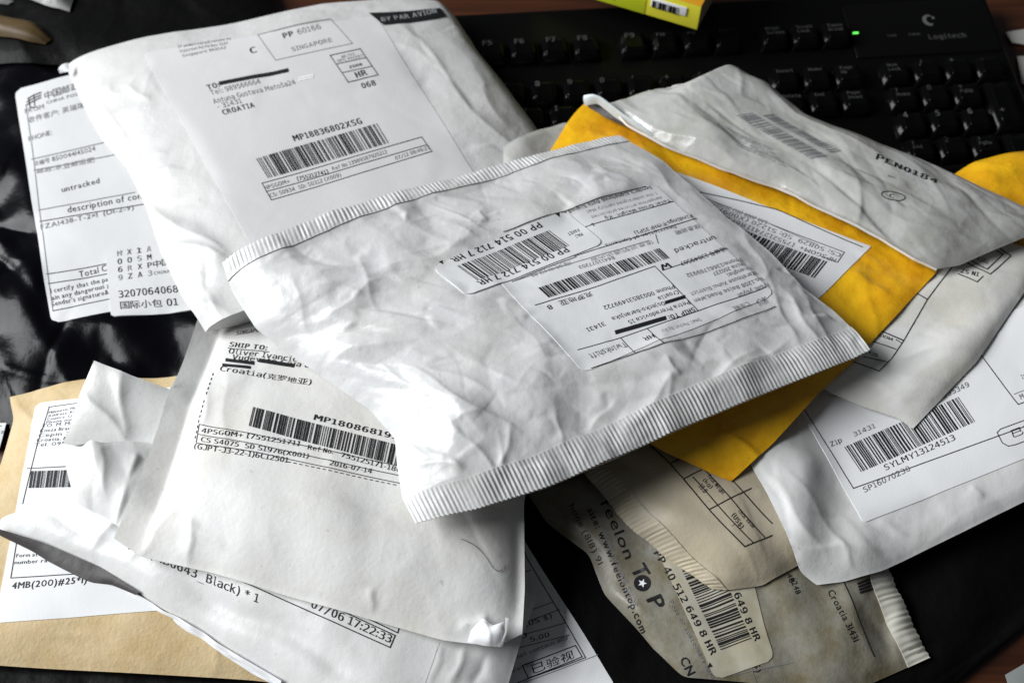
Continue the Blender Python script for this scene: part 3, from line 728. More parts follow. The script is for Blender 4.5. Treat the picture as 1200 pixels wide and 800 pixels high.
lb = S.label('shipping_label', [(95, 598), (400, 600), (516, 752), (400, 830)], M_label2, r, 60, 60, r=.01) if False else None
P = Print(S, .05)
P.text('DXS(MB0643_Black) * 1', (150, 643), (302, 706), (2.5, -10.5))
P.text('07/06 17:22:33', (364, 711), (457, 753), (3.6, -10)); P.line([(272, 676), (300, 688), (457, 758), (463, 744), (402, 716)], 1.3); P.line([(418, 718), (466, 741), (468, 733)], 1.3)
P.text('(MB0637', (310, 684), (337, 697), (3, -9)); P.line([(515, 752), (498, 800)], .5, 'p')
P.build(r)
# flap that stands up
S = Surf([(110, 422, 44), (150, 438, 42), (204, 458, 36), (235, 470, 31)], [(235, 470, 31), (225, 535, 27)], [(74, 521, 25), (130, 520, 27), (225, 535, 27)], [(110, 422, 44), (97, 455, 38), (84, 495, 31), (74, 521, 25)], T=2, step=1.0,
         und=(.3, 50), facets=[(20, 1.2, 60, 1.5, .2)], seed=95, name='Gflap', add=True, clear=.2,
         creases=[(98, 458, 152, 520, 4.0, 10, 's'), (140, 430, 146, 515, 2.0, 8)])
link('opened_flap', S.mesh('opened_flap'), G_R, M_tyvek)
# little peaked folds in front of the flap
S = Surf([(72, 519, 27), (95, 524, 33), (107, 514, 37), (118, 519, 36), (150, 516, 32), (190, 523, 29)], [(190, 523, 29), (180, 580, 28), (150, 625, 27)], [(88, 588, 27), (120, 604, 28), (150, 625, 27)], [(72, 519, 27), (78, 550, 27), (88, 588, 27)], T=3, step=.9,
         seed=96, name='Gfold', clear=.2, facets=[(9, 1.2, 90, 1.8, .2)], creases=[(118, 518, 124, 575, 1.4, 6, 's')])
link('folded_film', S.mesh('folded_film'), G_R, M_tyvek)
# inner dark lining under the torn lower edge
S = Surf([(0, 624, 13), (55, 641, 12), (120, 669, 11), (168, 699, 12)], [(168, 699, 12), (164, 702, 11)], [(0, 630, 10), (45, 652, 9), (80, 675, 8.5), (105, 688, 8.5), (135, 690, 9.5), (164, 702, 11)], [(0, 624, 13), (0, 630, 10)],
         T=1, step=1.0, und=(.2, 40), name='lining', maxlift=6, add=False)
link('dark_inner_lining', S.mesh('dark_inner_lining'), G_R, M_lining_shade)
for nm, dz, seed in (('torn_edge', 0, 1), ('torn_edge', 4, 2), ('torn_edge', 8, 3)):
    rr_ = random.Random(seed)
    pt = [(150+k*15+rr_.uniform(-2, 2), 690+dz*.7+k*9.1+rr_.uniform(-1, 1), 13-dz*.6+rr_.uniform(-.6, .6)) for k in range(13)]
    pb = [(x-1, y+4+rr_.uniform(-1, 1.5), z-1.2) for x, y, z in pt]
    S = Surf(pt, [pt[-1], pb[-1]], pb, [pt[0], pb[0]], T=.6, step=.7, und=(.1, 20), name='torn', maxlift=3, add=False)
    link(nm, S.mesh(nm), G_R, M_label2)

# ---------------------------------------------------------------- paper mailer with MP180868 barcode
S = Surf([(232, 372, 36), (330, 350, 22), (640, 420, 26)], [(640, 420, 26), (614, 590, 30), (615, 690, 29), (612, 742, 29)],
         [(133, 630, 31), (165, 652, 30), (250, 672, 29), (350, 703, 29), (430, 726, 28), (520, 750, 28), (583, 757, 28), (612, 742, 29)],
         [(232, 372, 36), (216, 420, 35), (190, 490, 35), (160, 570, 34), (133, 630, 31)], T=14, step=1.0, puffp=(3, 4, 2.0, 4), sides=(1, 1, 1, 1), margin=(0, .02, .01, .08),
         facets=[(30, .7, 10, 1.6, .5), (10, .2, 0, 1.2, .8)], und=(.5, 60), seed=101, name='C',
         creases=[(248, 440, 238, 500, 1.6, 7, 's'), (265, 440, 262, 520, .9, 8), (160, 655, 200, 600, 1.6, 8), (225, 610, 222, 660, 2.2, 5, 's'), (222, 612, 260, 640, 1.4, 5), (435, 690, 437, 712, 1.6, 3, 's'),
                  (250, 560, 560, 640, .8, 12, 's'), (540, 735, 570, 725, 2.0, 6), (568, 725, 575, 755, 1.8, 4, 's')],
         mounds=[(585, 745, 22, 14, 20, 2.0)])
r = root(S, 'paper_mailer', 'off-white padded mailer at lower centre left with barcode and date 2016-07-14', 'mailer')
link('bag_body', S.mesh('bag_body'), r, M_paper)
C_S, C_R = S, r
P = Print(S, .05)
P.text('SINGAPORE POST', (276, 392), (330, 384), (2, -5)); P.text('SHIP TO:', (268, 405), (312, 410), (2, -6), bold=.012); P.line([(267, 407), (315, 412)], .9)
P.text('Oliver Ivancic', (267, 413), (347, 423), (2, -6.5)); P.text('Vudevita Gaja 8', (271, 420), (362, 430), (2, -6.5))
P.line([(266, 421), (296, 425)], 4); P.line([(305, 422), (342, 427)], 4.5); P.line([(262, 427), (292, 430)], 3.5)
P.text('Croatia(克罗地亚)', (257, 434), (364, 450), (2, -6.5))
P.bars((292, 500), (466, 545), (5, -23), 22, 62); P.text('MP1808681911', (367, 491), (472, 516), (2, -7), bold=.012)
P.text('4PSGOM+ 【755125171】', (236, 507), (350, 522), (1.5, -6)); P.text('Ref No.', (360, 526), (390, 532), (1.5, -6)); P.text('755125171-186', (399, 535), (469, 553), (1.5, -6)); P.text('CS S4075  SD S1976(X001)', (235, 517), (361, 537), (1.5, -6)); P.text('2016-07-14', (386, 545), (435, 554), (1.5, -6))
P.text('(GJPT-J3-22-1)6C12501', (227, 525), (337, 542), (1.8, -6.5))
P.line([(234, 499), (232, 508), (230, 518)], .9); P.line([(234, 498), (296, 509), (470, 546)], .9); P.line([(233, 509), (300, 521), (470, 557)], .9); P.line([(231, 519), (300, 530), (470, 566)], .9)
P.line([(250, 437), (240, 470), (227, 520)], 1, 'k', 6); P.line([(337, 541), (470, 569)], 1, 'k', 7)
P.build(r)
# torn curl at the lower right corner
S = Surf([(566, 724, 34), (578, 733, 36), (590, 728, 37)], [(590, 728, 37), (592, 742, 36), (587, 758, 32)], [(548, 752, 31), (570, 757, 32), (587, 758, 32)], [(566, 724, 34), (552, 738, 33), (548, 752, 31)], T=2, step=.6, und=(.4, 15), seed=8, name='Ccurl', clear=.1, add=False,
         creases=[(570, 728, 576, 756, 1.8, 3, 's')])
link('torn_corner', S.mesh('torn_corner'), C_R, M_label2)
S = Surf([(592, 723, 43), (596, 724, 43)], [(596, 724, 43), (595, 740, 38), (589, 757, 33)], [(585, 758, 33), (589, 757, 33)], [(592, 723, 43), (592, 740, 38), (585, 758, 33)], T=.4, step=.5, und=(.1, 15), name='Csliver', clear=.1, add=False)
link('torn_corner', S.mesh('torn_corner'), C_R, M_label2)
# a hair
pts = [unproj(x, y, z/1000) for x, y, z in ((540, 632, 48), (556, 640, 48), (566, 650, 48), (574, 662, 46.5), (582, 670, 45), (589, 668, 44.5), (591, 661, 45))]
ij = C_S.inv([(540, 632), (552, 637), (563, 646), (571, 656), (577, 667), (584, 671), (589, 667), (589, 662)])
pts = C_S.at(ij, .0004)
cu = bpy.data.curves.new('hair_strand', 'CURVE'); cu.dimensions = '3D'; cu.bevel_depth = .00011; cu.bevel_resolution = 1
sp = cu.splines.new('NURBS'); sp.points.add(len(pts)-1); sp.order_u = 3; sp.use_endpoint_u = True
for k, p in enumerate(pts): sp.points[k].co = (*p, 1)
o = bpy.data.objects.new('hair_strand', cu); COL.objects.link(o); dg = bpy.context.evaluated_depsgraph_get()
hm = bpy.data.meshes.new_from_object(o.evaluated_get(dg)); bpy.data.objects.remove(o)
tag(link('hair_strand', hm, None, mat('brown_hair', (.12, .08, .05), .5)), 'single thin brown hair curled on the off-white mailer with the 2016-07-14 date', 'hair')
# ---------------------------------------------------------------- large white parcel, upper left
S = Surf([(78, 80, 18), (165, 59, 25), (290, 36, 30), (380, 18, 31), (440, 12, 31), (515, 8, 30), (533, 20, 28)],
         [(533, 20, 28), (560, 62, 26), (590, 98, 25), (632, 156, 23), (690, 240, 20)],
         [(245, 398, 30), (272, 389, 32), (300, 378, 33), (340, 366, 35), (500, 300, 28), (690, 240, 20)],
         [(78, 80, 18), (98, 125, 20), (120, 165, 21), (150, 200, 22), (172, 245, 24), (190, 300, 26), (214, 350, 28), (245, 398, 30)], T=14, step=1.1, puffp=(6, 5, 4, 7), sides=(.9, 1, .3, 1),
         crumple=[(40, .7, 16, 1.2, 60, 40)], facets=[(34, 1.3, 60, 1.6, .5), (13, .45, 0, 1.2, .7)], stiff=[([(168, 63), (440, 18), (566, 220), (300, 297)], .35)], und=(.6, 70), seed=111, name='A',
         creases=[(145, 100, 175, 118, 1.8, 4), (150, 98, 170, 80, 1.2, 4, 's'), (160, 130, 182, 75, 1.6, 9, 's'), (178, 250, 262, 296, 4.5, 10, 's'), (185, 282, 262, 302, 4.0, 6, 's'), (205, 300, 262, 372, 2.5, 9, 's'), (112, 150, 160, 118, 1.5, 6, 's'), (118, 105, 218, 335, 2.4, 6, 's'), (478, 40, 610, 185, 2.2, 6, 's'), (140, 200, 190, 180, 1.5, 5, 's'), (165, 250, 235, 275, 2.0, 9, 'g'),
                  (205, 330, 260, 300, 2.0, 8, 's'), (225, 350, 300, 380, 1.4, 6, 's'), (240, 300, 250, 390, -1.5, 7), (470, 50, 520, 80, 1.2, 6), (480, 30, 560, 140, -1.0, 8), (540, 60, 600, 150, 1.0, 10, 's')])
r = root(S, 'white_parcel', 'large puffy white parcel at the upper left, barcode MP18836802XSG and crossed out name', 'parcel')
link('bag_body', S.mesh('bag_body'), r, mat('white_padded_paper', (.58, .58, .575), .45, .4, [(60, .4, .0016), (-80, .25, .0013), (600, .3, .0003)], mottle=(24, (.56, .555, .53), .5, 300)))
lb = S.label('address_label', [(168, 63), (440, 18), (566, 220), (300, 297)], mat('thin_label_paper', (.62, .62, .62), .5, .35, [(50, .25, .0012), (1200, .2, .0002)]), r, 70, 70, r=.01, off=.2)
P = Print(S, .2)
for k, t in enumerate(('If undelivered return to', 'Robinson Rd PO Box 512X', 'Singapore 903142')):
    P.text(t, (209+k*2.5, 57+k*5), (262-k*5+k*2.5+8, 46+k*5.5), (-1, -3.2), 'g')
P.text('C', (294, 63), (301, 61), (-3, -7), bold=.012)
P.line([(302, 41), (323, 71), (413, 52), (387, 23), (302, 41)], .8, 'g'); P.text('PP', (333, 46), (345, 43), (-3, -6), bold=.012); P.text('60166', (350, 42), (377, 35), (-3, -6), 'g'); P.text('SINGAPORE', (343, 61), (390, 50), (-2.5, -5), 'g')
P.line([(387, 66), (422, 58), (443, 88), (408, 97)], .9, closed=True); P.line([(395, 76), (429, 68)], .8); P.line([(402, 86), (436, 78)], .8)
P.text('NO 7XX', (401, 69), (416, 65), (-1.5, -3), 'g'); P.text('INTL PACKET', (396, 74), (426, 67), (-1.5, -3.2), 'g'); P.text('zone', (410, 81), (425, 77), (-2, -4), bold=.012); P.text('HR', (418, 92), (431, 88), (-3.5, -7), bold=.01); P.text('068', (425, 104), (441, 100), (-3, -6.5), bold=.01)
P.text('TO:', (244, 106), (258, 102), (-3, -6), bold=.012); P.line([(259, 98), (300, 90), (336, 83)], 4.5)
P.text('Tel: 989566664', (248, 112), (306, 98), (-3, -6), 'g'); P.text('Antuna Gustava Matoša24', (251, 122), (347, 99), (-3, -6), 'g'); P.text('- 31431', (256, 128), (284, 121), (-3, -6), 'g'); P.text('CROATIA', (262, 135), (299, 126), (-3, -6), bold=.012)
P.line([(350, 95), (367, 91)], 1.6, 'w'); P.line([(351, 92), (367, 88.5)], 1.6, 'w')
P.text('MP18836802XSG', (345, 166), (425, 145), (-3.6, -7), bold=.012); P.bars((314, 209), (456, 168), (-14, -23), 31, 60)
P.line([(307, 215), (494, 161), (506, 178), (318, 235)], .8, closed=True); P.line([(312, 225), (500, 170)], .8)
P.text('HPSGOM+', (311, 223), (340, 214), (-2, -5), 'g'); P.text('【755212741】', (349, 212), (385, 203), (-2, -5)); P.text('Ref No 13989587920212', (390, 200), (454, 180), (-2, -4.5), 'g'); P.text('CS: S0934  SD: S0312 (X009)', (317, 232), (400, 207), (-2, -5), 'g'); P.text('07/12 08:46:27', (464, 188), (504, 175), (-2, -4.5), 'g')
P.build(lb)
P = Print(S, .5)
P.quad([(432, 15), (516, 12), (523, 21), (449, 30)], 'k', 16, 4)
P.build(r, {'k': 'airmail_strip'})
P = Print(S, .62); P.text('BY PAR AVION', (448, 26), (512, 17), (-2.5, -5.5), 'p'); P.build(r, {'p': 'strip_lettering'})
# small torn curl at its top left corner
S = Surf([(68, 82, 26), (72, 76, 27), (80, 74, 27)], [(80, 74, 27), (82, 84, 26)], [(70, 86, 24), (82, 84, 26)], [(68, 82, 26), (70, 86, 24)], T=1, step=.8, name='curl', add=False, maxlift=5)
link('torn_corner', S.mesh('torn_corner'), r, M_label2)

# ---------------------------------------------------------------- grey-white mailer beneath, between parcel and yellow
S = Surf([(590, 190, 26), (632, 157, 28), (662, 144, 28), (700, 150, 28)], [(700, 150, 28), (760, 210, 26)], [(590, 260, 24), (760, 230, 26)], [(590, 190, 26), (590, 260, 24)], T=4, step=1.2,
         facets=[(12, 1.0)], seed=115, name='P', creases=[(655, 165, 690, 185, 2.0, 5, 's')])
r = root(S, 'grey_mailer', 'wrinkled pale mailer just showing between the large white parcel and the yellow envelope', 'mailer')
link('bag_body', S.mesh('bag_body'), r, M_film)

# ---------------------------------------------------------------- yellow bubble envelope
S = Surf([(688, 118, 34), (850, 180, 36), (1000, 250, 36), (1097, 312, 36)], [(1097, 312, 36), (1094, 325, 36), (1048, 374, 37), (1000, 424, 37), (960, 460, 36), (905, 520, 34), (857, 563, 32)],
         [(520, 390, 30), (640, 450, 31), (780, 530, 32), (857, 563, 32)], [(688, 118, 34), (676, 130, 34), (664, 146, 34), (640, 190, 33), (520, 390, 30)], T=7, step=1.1, puffp=3,
         crumple=[(50, .8, 14, 1.2)], facets=[(22, 1.2, 20, 1.6, .4), (9, .35, 0, 1.2, .6)], stiff=[([(735, 180), (1021, 289), (958, 351), (640, 215)], .3)], und=(.5, 60), seed=121, name='L',
         creases=[(1000, 320, 1040, 345, 2.0, 6, 's'), (1015, 330, 1030, 400, 1.2, 5, 's'), (840, 500, 905, 545, 1.8, 4, 's'), (1030, 320, 1090, 350, 1.0, 8, 's'), (860, 510, 900, 540, 1.2, 5, 's'), (750, 170, 775, 185, .8, 3, 's'), (690, 150, 760, 185, -.8, 6), (800, 515, 900, 500, .8, 8)])
r = root(S, 'yellow_envelope', 'golden yellow padded envelope under the central white mailer, one corner pointing down', 'envelope')
link('paper_front', S.mesh('paper_front'), r, M_yellow)
L_S, L_R = S, r
lb = S.label('address_label', [(735, 180), (1021, 289), (958, 351), (640, 215)], M_label2, r, 70, 40, r=.01)
P = Print(S)
P.line([(822, 226), (818, 229), (850, 243), (900, 262), (958, 287)], .8, 'g'); P.line([(820, 226), (870, 237), (910, 246), (1010, 290)], 1)
P.bars((969, 307), (830, 254), (-15, 19), 44, 56); P.text('CS: S0829  SD: S1220 (X009)', (986, 298), (845, 245), (-3, 4.5), 'g'); P.text('HPSGOM+  【755212741】 Ref No', (980, 304), (845, 252), (-3, 4.5), 'g')
P.line([(989, 296), (981, 308), (962, 301)], .8); P.line([(989, 296), (900, 262)], .8); P.text('SAR 2008 (HS) 2016071', (900, 260), (835, 236), (-3, 4), 'g')
P.build(lb)
# mouth of the envelope: pale rolled lip
S = Surf([(684, 112, 48), (694, 111, 50), (705, 115, 50), (730, 135, 47), (770, 162, 44)], [(770, 162, 44), (765, 164, 42)], [(686, 124, 44), (700, 122, 46), (720, 138, 43), (745, 154, 42), (765, 164, 42)], [(684, 112, 48), (683, 118, 46), (686, 124, 44)], T=3, step=.8, und=(.2, 20), name='lip', add=False, clear=.2)
link('bubble_lining_lip', S.mesh('bubble_lining_lip'), L_R, mat('pale_blue_lining', (.50, .56, .58), .4, .5, [(200, .3, .001)]))
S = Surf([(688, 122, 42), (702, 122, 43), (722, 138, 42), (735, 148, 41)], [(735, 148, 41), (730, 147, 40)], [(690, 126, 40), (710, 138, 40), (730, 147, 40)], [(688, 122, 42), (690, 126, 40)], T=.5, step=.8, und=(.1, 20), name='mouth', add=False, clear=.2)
link('mouth_shade', S.mesh('mouth_shade'), L_R, M_lining_shade)  # dark sheet standing in for the shade inside the pale-lined mouth

# ---------------------------------------------------------------- grey film mailer, upper right
S = Surf([(800, 101, 44), (820, 102, 45), (857, 77, 50), (878, 90, 48), (900, 99, 46), (917, 115, 44), (945, 137, 43), (1000, 158, 42), (1060, 181, 42), (1120, 205, 41), (1200, 243, 41), (1245, 262, 40)],
         [(1245, 262, 40), (1200, 279, 40), (1150, 300, 41), (1125, 311, 42), (1097, 316, 43)],
         [(712, 122, 42), (735, 146, 43), (780, 171, 44), (850, 200, 44), (910, 220, 44), (960, 246, 44), (1030, 281, 44), (1070, 305, 44), (1097, 316, 43)],
         [(800, 101, 44), (770, 105, 44), (740, 114, 43), (712, 122, 42)], T=9, step=.85, puffp=3,
         crumple=[(30, .8, 38, 3, 20, 12), (60, .9, 26, 1.0, 14, 12)], stiff=[([(850, 125), (905, 125), (990, 180), (950, 192)], .45)], facets=[(12, 1.9, 12, 4.0, .3), (6, .4, 15, 3.0, .6)], und=(.6, 50), seed=134, name='M',
         creases=[(800, 110, 860, 160, 1.5, 6, 's'), (725, 125, 860, 190, 2.0, 5), (820, 102, 900, 125, 1.4, 4, 's'), (865, 80, 870, 110, 1.2, 4), (940, 230, 1060, 290, 1.8, 5, 's'), (1020, 240, 1150, 290, 1.4, 6, 's'), (1000, 215, 1130, 270, 1.2, 7)])
r = root(S, 'grey_mailer', 'crumpled greyish plastic mailer at the upper right with smudged barcodes marked PEN0184', 'mailer')
link('bag_body', S.mesh('bag_body'), r, M_film)
P = Print(S, .05)
P.bars((863, 136), (952, 188), (19, -4), 51, 30, 'g'); P.bars((893, 135), (974, 179), (13, -2), 52, 32, 'g')
P.text('PEN0184', (1026, 186), (1098, 216), (2, -6), bold=.012); P.text('Post office', (1036, 191), (1072, 204), (1, -3), 'g')
el = [(1046+14*math.cos(a)*1, 231+5*math.sin(a)+2*math.cos(a)) for a in np.linspace(0, 2*math.pi, 20)]; P.line(el, .9); P.text('C', (1041, 232), (1046, 233), (1, -4))
P.text('No.', (1040, 207), (1050, 210), (1, -3), 'g')
for k in range(5): P.text('smudged address line', (838+k*6, 146+k*6), (905+k*4, 176+k*5), (1.5, -3), 'p')
P.build(r)
# bright folded rim along its lower edge
pt = [(712, 121, 46), (735, 146, 46), (780, 171, 47), (850, 200, 47), (910, 220, 47), (960, 246, 47), (1030, 281, 46), (1070, 305, 46), (1097, 317, 45)]
pb = [(x-1, y+2, z-1.5) for x, y, z in pt]
S = Surf(pt, [pt[-1], pb[-1]], pb, [pt[0], pb[0]], T=1.4, step=.8, und=(.3, 30), name='rim', add=False, clear=.3, maxlift=8)
link('folded_rim', S.mesh('folded_rim'), r, M_tyvek)

# ---------------------------------------------------------------- central white bubble mailer
S = Surf([(262, 310, 57), (330, 291, 56), (430, 260, 52), (520, 233, 48), (620, 204, 46), (725, 168, 44)],
         [(725, 168, 44), (750, 184, 45), (775, 200, 46), (805, 226, 47), (850, 268, 48), (880, 290, 49), (900, 306, 49), (937, 346, 49), (975, 371, 49), (1005, 396, 50), (1018, 411, 50)],
         [(487, 613, 50), (560, 598, 52), (640, 574, 51), (720, 540, 50), (800, 504, 50), (900, 462, 50), (965, 436, 50), (1018, 411, 50)],
         [(262, 310, 57), (272, 342, 52), (300, 385, 48), (340, 416, 45), (390, 450, 45), (435, 482, 45), (463, 515, 46), (466, 550, 47), (472, 585, 49), (487, 613, 50)],
         T=18, step=.72, puffp=(4, 3, 3, 4.5), sides=(.75, .9, .95, 1.0),
         crumple=[(16, .8, 26, 3.2, 35, 40), (90, .75, 11, .9, 40, 50), (40, .6, 20, 1.0, 20, 25)], relax=9, facets=[(21, 1.7, 30, 1.5, .5), (10, .95, 40, 1.4, .5), (5, .34, 30, 1.2, .6)],
         stiff=[([(556, 302), (766, 216), (908, 346), (684, 437)], .3), ([(507, 316), (662, 250), (708, 287), (547, 351)], .5)], und=(.6, 55), seed=141, name='B',
         creases=[(345, 330, 362, 395, 1.2, 9, 's'), (375, 330, 430, 345, 1.6, 7, 's'), (385, 370, 440, 330, 1.8, 8), (440, 320, 540, 290, 1.4, 7, 's'), (560, 250, 570, 260, 1.5, 4, 's'),
                  (485, 435, 600, 505, 2.6, 10, 's'), (500, 430, 570, 455, 1.4, 6), (525, 495, 585, 555, 3.0, 10, 's'), (525, 500, 560, 485, 1.8, 6), (470, 520, 500, 535, 2.2, 6, 's'), (475, 545, 540, 545, 2.2, 6), (500, 528, 542, 548, 1.8, 6, 's'),
                  (585, 555, 600, 500, 1.6, 7), (480, 575, 540, 560, 1.6, 5, 's'), (650, 480, 660, 520, 1.2, 6), (690, 500, 720, 470, 1.5, 6, 's'), (730, 510, 790, 440, 1.3, 7), (780, 420, 795, 440, 1.6, 4, 's'), (785, 440, 785, 470, 1.0, 5),
                  (820, 460, 880, 410, 1.6, 6, 's'), (860, 440, 920, 400, 1.2, 6), (900, 330, 935, 400, 1.6, 6, 's'), (925, 350, 960, 400, 1.8, 5), (945, 350, 975, 405, 1.6, 5, 's'), (800, 215, 870, 270, 1.4, 6, 's'), (870, 270, 900, 320, 1.3, 6),
                  (760, 190, 800, 235, 1.3, 6), (700, 195, 740, 215, 1.2, 5, 's'), (520, 260, 560, 280, 1.0, 5, 's'), (400, 400, 480, 450, 1.4, 8, 's'), (420, 300, 440, 360, 1.1, 6), (600, 370, 640, 420, .8, 8, 's')],
         mounds=[(640, 320, 150, 100, -20, 3.0), (560, 480, 60, 40, 30, 2)])
r = root(S, 'bubble_mailer', 'white bubble mailer on top of the heap, ribbed at both ends, labels upside down', 'mailer')
M_top = mat('grey_white_poly', (.60, .605, .605), .36, .5, [(60, .45, .0018), (-70, .18, .0014), (900, .2, .0002)], mottle=(30, (.56, .56, .54), .7, 350))
link('bag_body', S.mesh('bag_body'), r, M_top)
B_S = S
S.strip('ribbed_seal', M_top, r, 'top', 9, 6.5, 104, .19)
S.strip('ribbed_seal', M_top, r, 'bottom', 12, 13, 116, .20)
lb = S.label('address_label', [(556, 302), (766, 216), (908, 346), (684, 437)], M_label, r, 90, 90, r=.05)
P = Print(S)
P.line([(590, 274), (640, 257), (700, 237), (756, 220)], .9)
P.text("Sender's signature& Date Signed 2016", (762, 219), (650, 254), (2.5, 3.5)); P.text('I the undersigned certify that', (768, 226), (686, 250), (2.5, 3), 'p'); P.text('dangerous articles prohibited', (774, 231), (692, 256), (2.5, 3), 'p')
P.text('Total Gross Weight   Kg', (784, 234), (708, 257), (2.5, 3.2)); P.line([(683, 269), (788, 237)], .9); P.text('1', (695, 264), (692, 265), (2.5, 3.5))
P.line([(673, 302), (815, 257)], .9); P.text('Findings不作HF3SP1)', (809, 252), (742, 273), (3, 4)); P.text('Description of Contents', (790, 265), (708, 288), (3, 3.5)); P.text('信息说明', (818, 264), (790, 272), (3, 4.5), 'g'); P.line([(768, 276), (771, 286)], .8)
P.text('untracked', (836, 277), (789, 293), (4, 5))
P.line([(600, 332), (640, 316), (675, 303)], .9); P.line([(600, 332), (760, 283)], .6, 'g')
P.text('84411077203', (718, 302), (677, 314), (3, 3.5), 'g'); P.text('信息说明通讯内容', (764, 283), (690, 305), (3, 4), 'p'); P.text('海关申报单', (668, 308), (620, 324), (3, 4), 'p')
P.bars((772, 292), (629, 340), (12, 11), 61, 56)
P.line([(776, 318), (851, 292)], .9); P.text('W', (784, 308), (772, 312), (4, 6), bold=.01); P.text('运编号 13049507', (848, 291), (796, 308), (3.5, 4.5), 'k')
P.line([(627, 359), (700, 337), (767, 313)], .9); P.text('克罗地亚', (692, 343), (654, 355), (4, 5)); P.text('8', (645, 358), (640, 360), (4, 5), bold=.012)
P.text('Phone 00038531499722', (788, 335), (706, 360), (3.5, 4.5)); P.text('Croatia', (793, 341), (770, 349), (3.5, 4.5)); P.line([(801, 349), (781, 355)], 4)
P.text('Osjecko-baranjska', (777, 354), (716, 373), (3.5, 4.5)); P.text('31431', (707, 378), (686, 386), (3.5, 4.5)); P.text('Petra Preradovica 15', (806, 353), (735, 377), (3.5, 4.5)); P.text('SHIP TO:', (812, 361), (782, 371), (3.5, 5), bold=.012)
P.line([(778, 374), (723, 390)], 5); P.line([(767, 313), (818, 365)], .9)
for t, a, b_ in (('Phone:13661789932', (866, 303), (803, 322)), ('China 200237', (871, 308), (834, 320)), ('Shanghai', (877, 313), (850, 322)), ('Warehouse Xuhui District', (884, 319), (808, 344)), ('No.1208 Baise Road,Wen', (891, 326), (812, 352)), ('From: yoyun', (898, 333), (863, 345))):
    P.text(t, a, b_, (3.2, 4.2), 'g')
P.line([(727, 397), (817, 365), (897, 338)], .9); P.line([(677, 411), (727, 397)], .9); P.line([(693, 432), (795, 400), (908, 360)], .9); P.line([(727, 397), (743, 415)], .9); P.line([(758, 386), (776, 405)], .9)
P.text('HR', (764, 393), (752, 397), (4, 5)); P.text('Twinkshift', (731, 402), (689, 416), (5, 6), 'g'); P.text('Small Packet By Air', (819, 373), (773, 388), (3.5, 3.5), 'p'); P.text('仁信德E', (876, 354), (857, 361), (4, 5), 'g')
P.text('彩', (896, 348), (884, 353), (5, 7), 'g')
P.build(lb)
lb2 = S.label('barcode_sticker', [(507, 316), (662, 250), (708, 287), (547, 351)], M_label, r, 60, 30, r=.16, off=.75)
P = Print(S, .75)
P.text('PP 00 514 712 7 HR', (630, 264), (527, 306), (7, 5), bold=.008); P.bars((643, 272), (535, 315), (24, 18), 71, 46); P.text('PP 00 514 712 7 HR', (662, 292), (558, 334), (7, 5.5), bold=.008)
P.text('▲', (519, 308), (514, 310), (3, 4)); P.text('▲', (655, 253), (650, 255), (3, 4)); P.text('MALI', (681, 275), (673, 278), (3, 3.5)); P.text('PAKET', (677, 270), (664, 275), (3, 3.5))
P.build(lb2)

# ---------------------------------------------------------------- keyboard at the back
yaw, tilt = rad(4.5), rad(6)
ex = np.array([math.cos(yaw), math.sin(yaw), 0]); ey = np.array([-math.sin(yaw)*math.cos(tilt), math.cos(yaw)*math.cos(tilt), math.sin(tilt)]); ez = np.cross(ex, ey)
O = unproj(1027, 70, .020)
KM = Matrix(((ex[0], ey[0], ez[0], O[0]), (ex[1], ey[1], ez[1], O[1]), (ex[2], ey[2], ez[2], O[2]), (0, 0, 0, 1)))
U_ = .019
kb = bpy.data.objects.new('keyboard', None); COL.objects.link(kb); kb.matrix_world = KM
tag(kb, 'black computer keyboard with white lettering and a green light, behind the mail at the top', 'keyboard')
def kpart(name, me, m, parent=kb, loc=(0, 0, 0), lbl=None):
    if m and not me.materials: me.materials.append(m)
    o = bpy.data.objects.new(name, me); COL.objects.link(o); o.parent = parent; o.location = loc
    if lbl: o['label'] = lbl
    return o
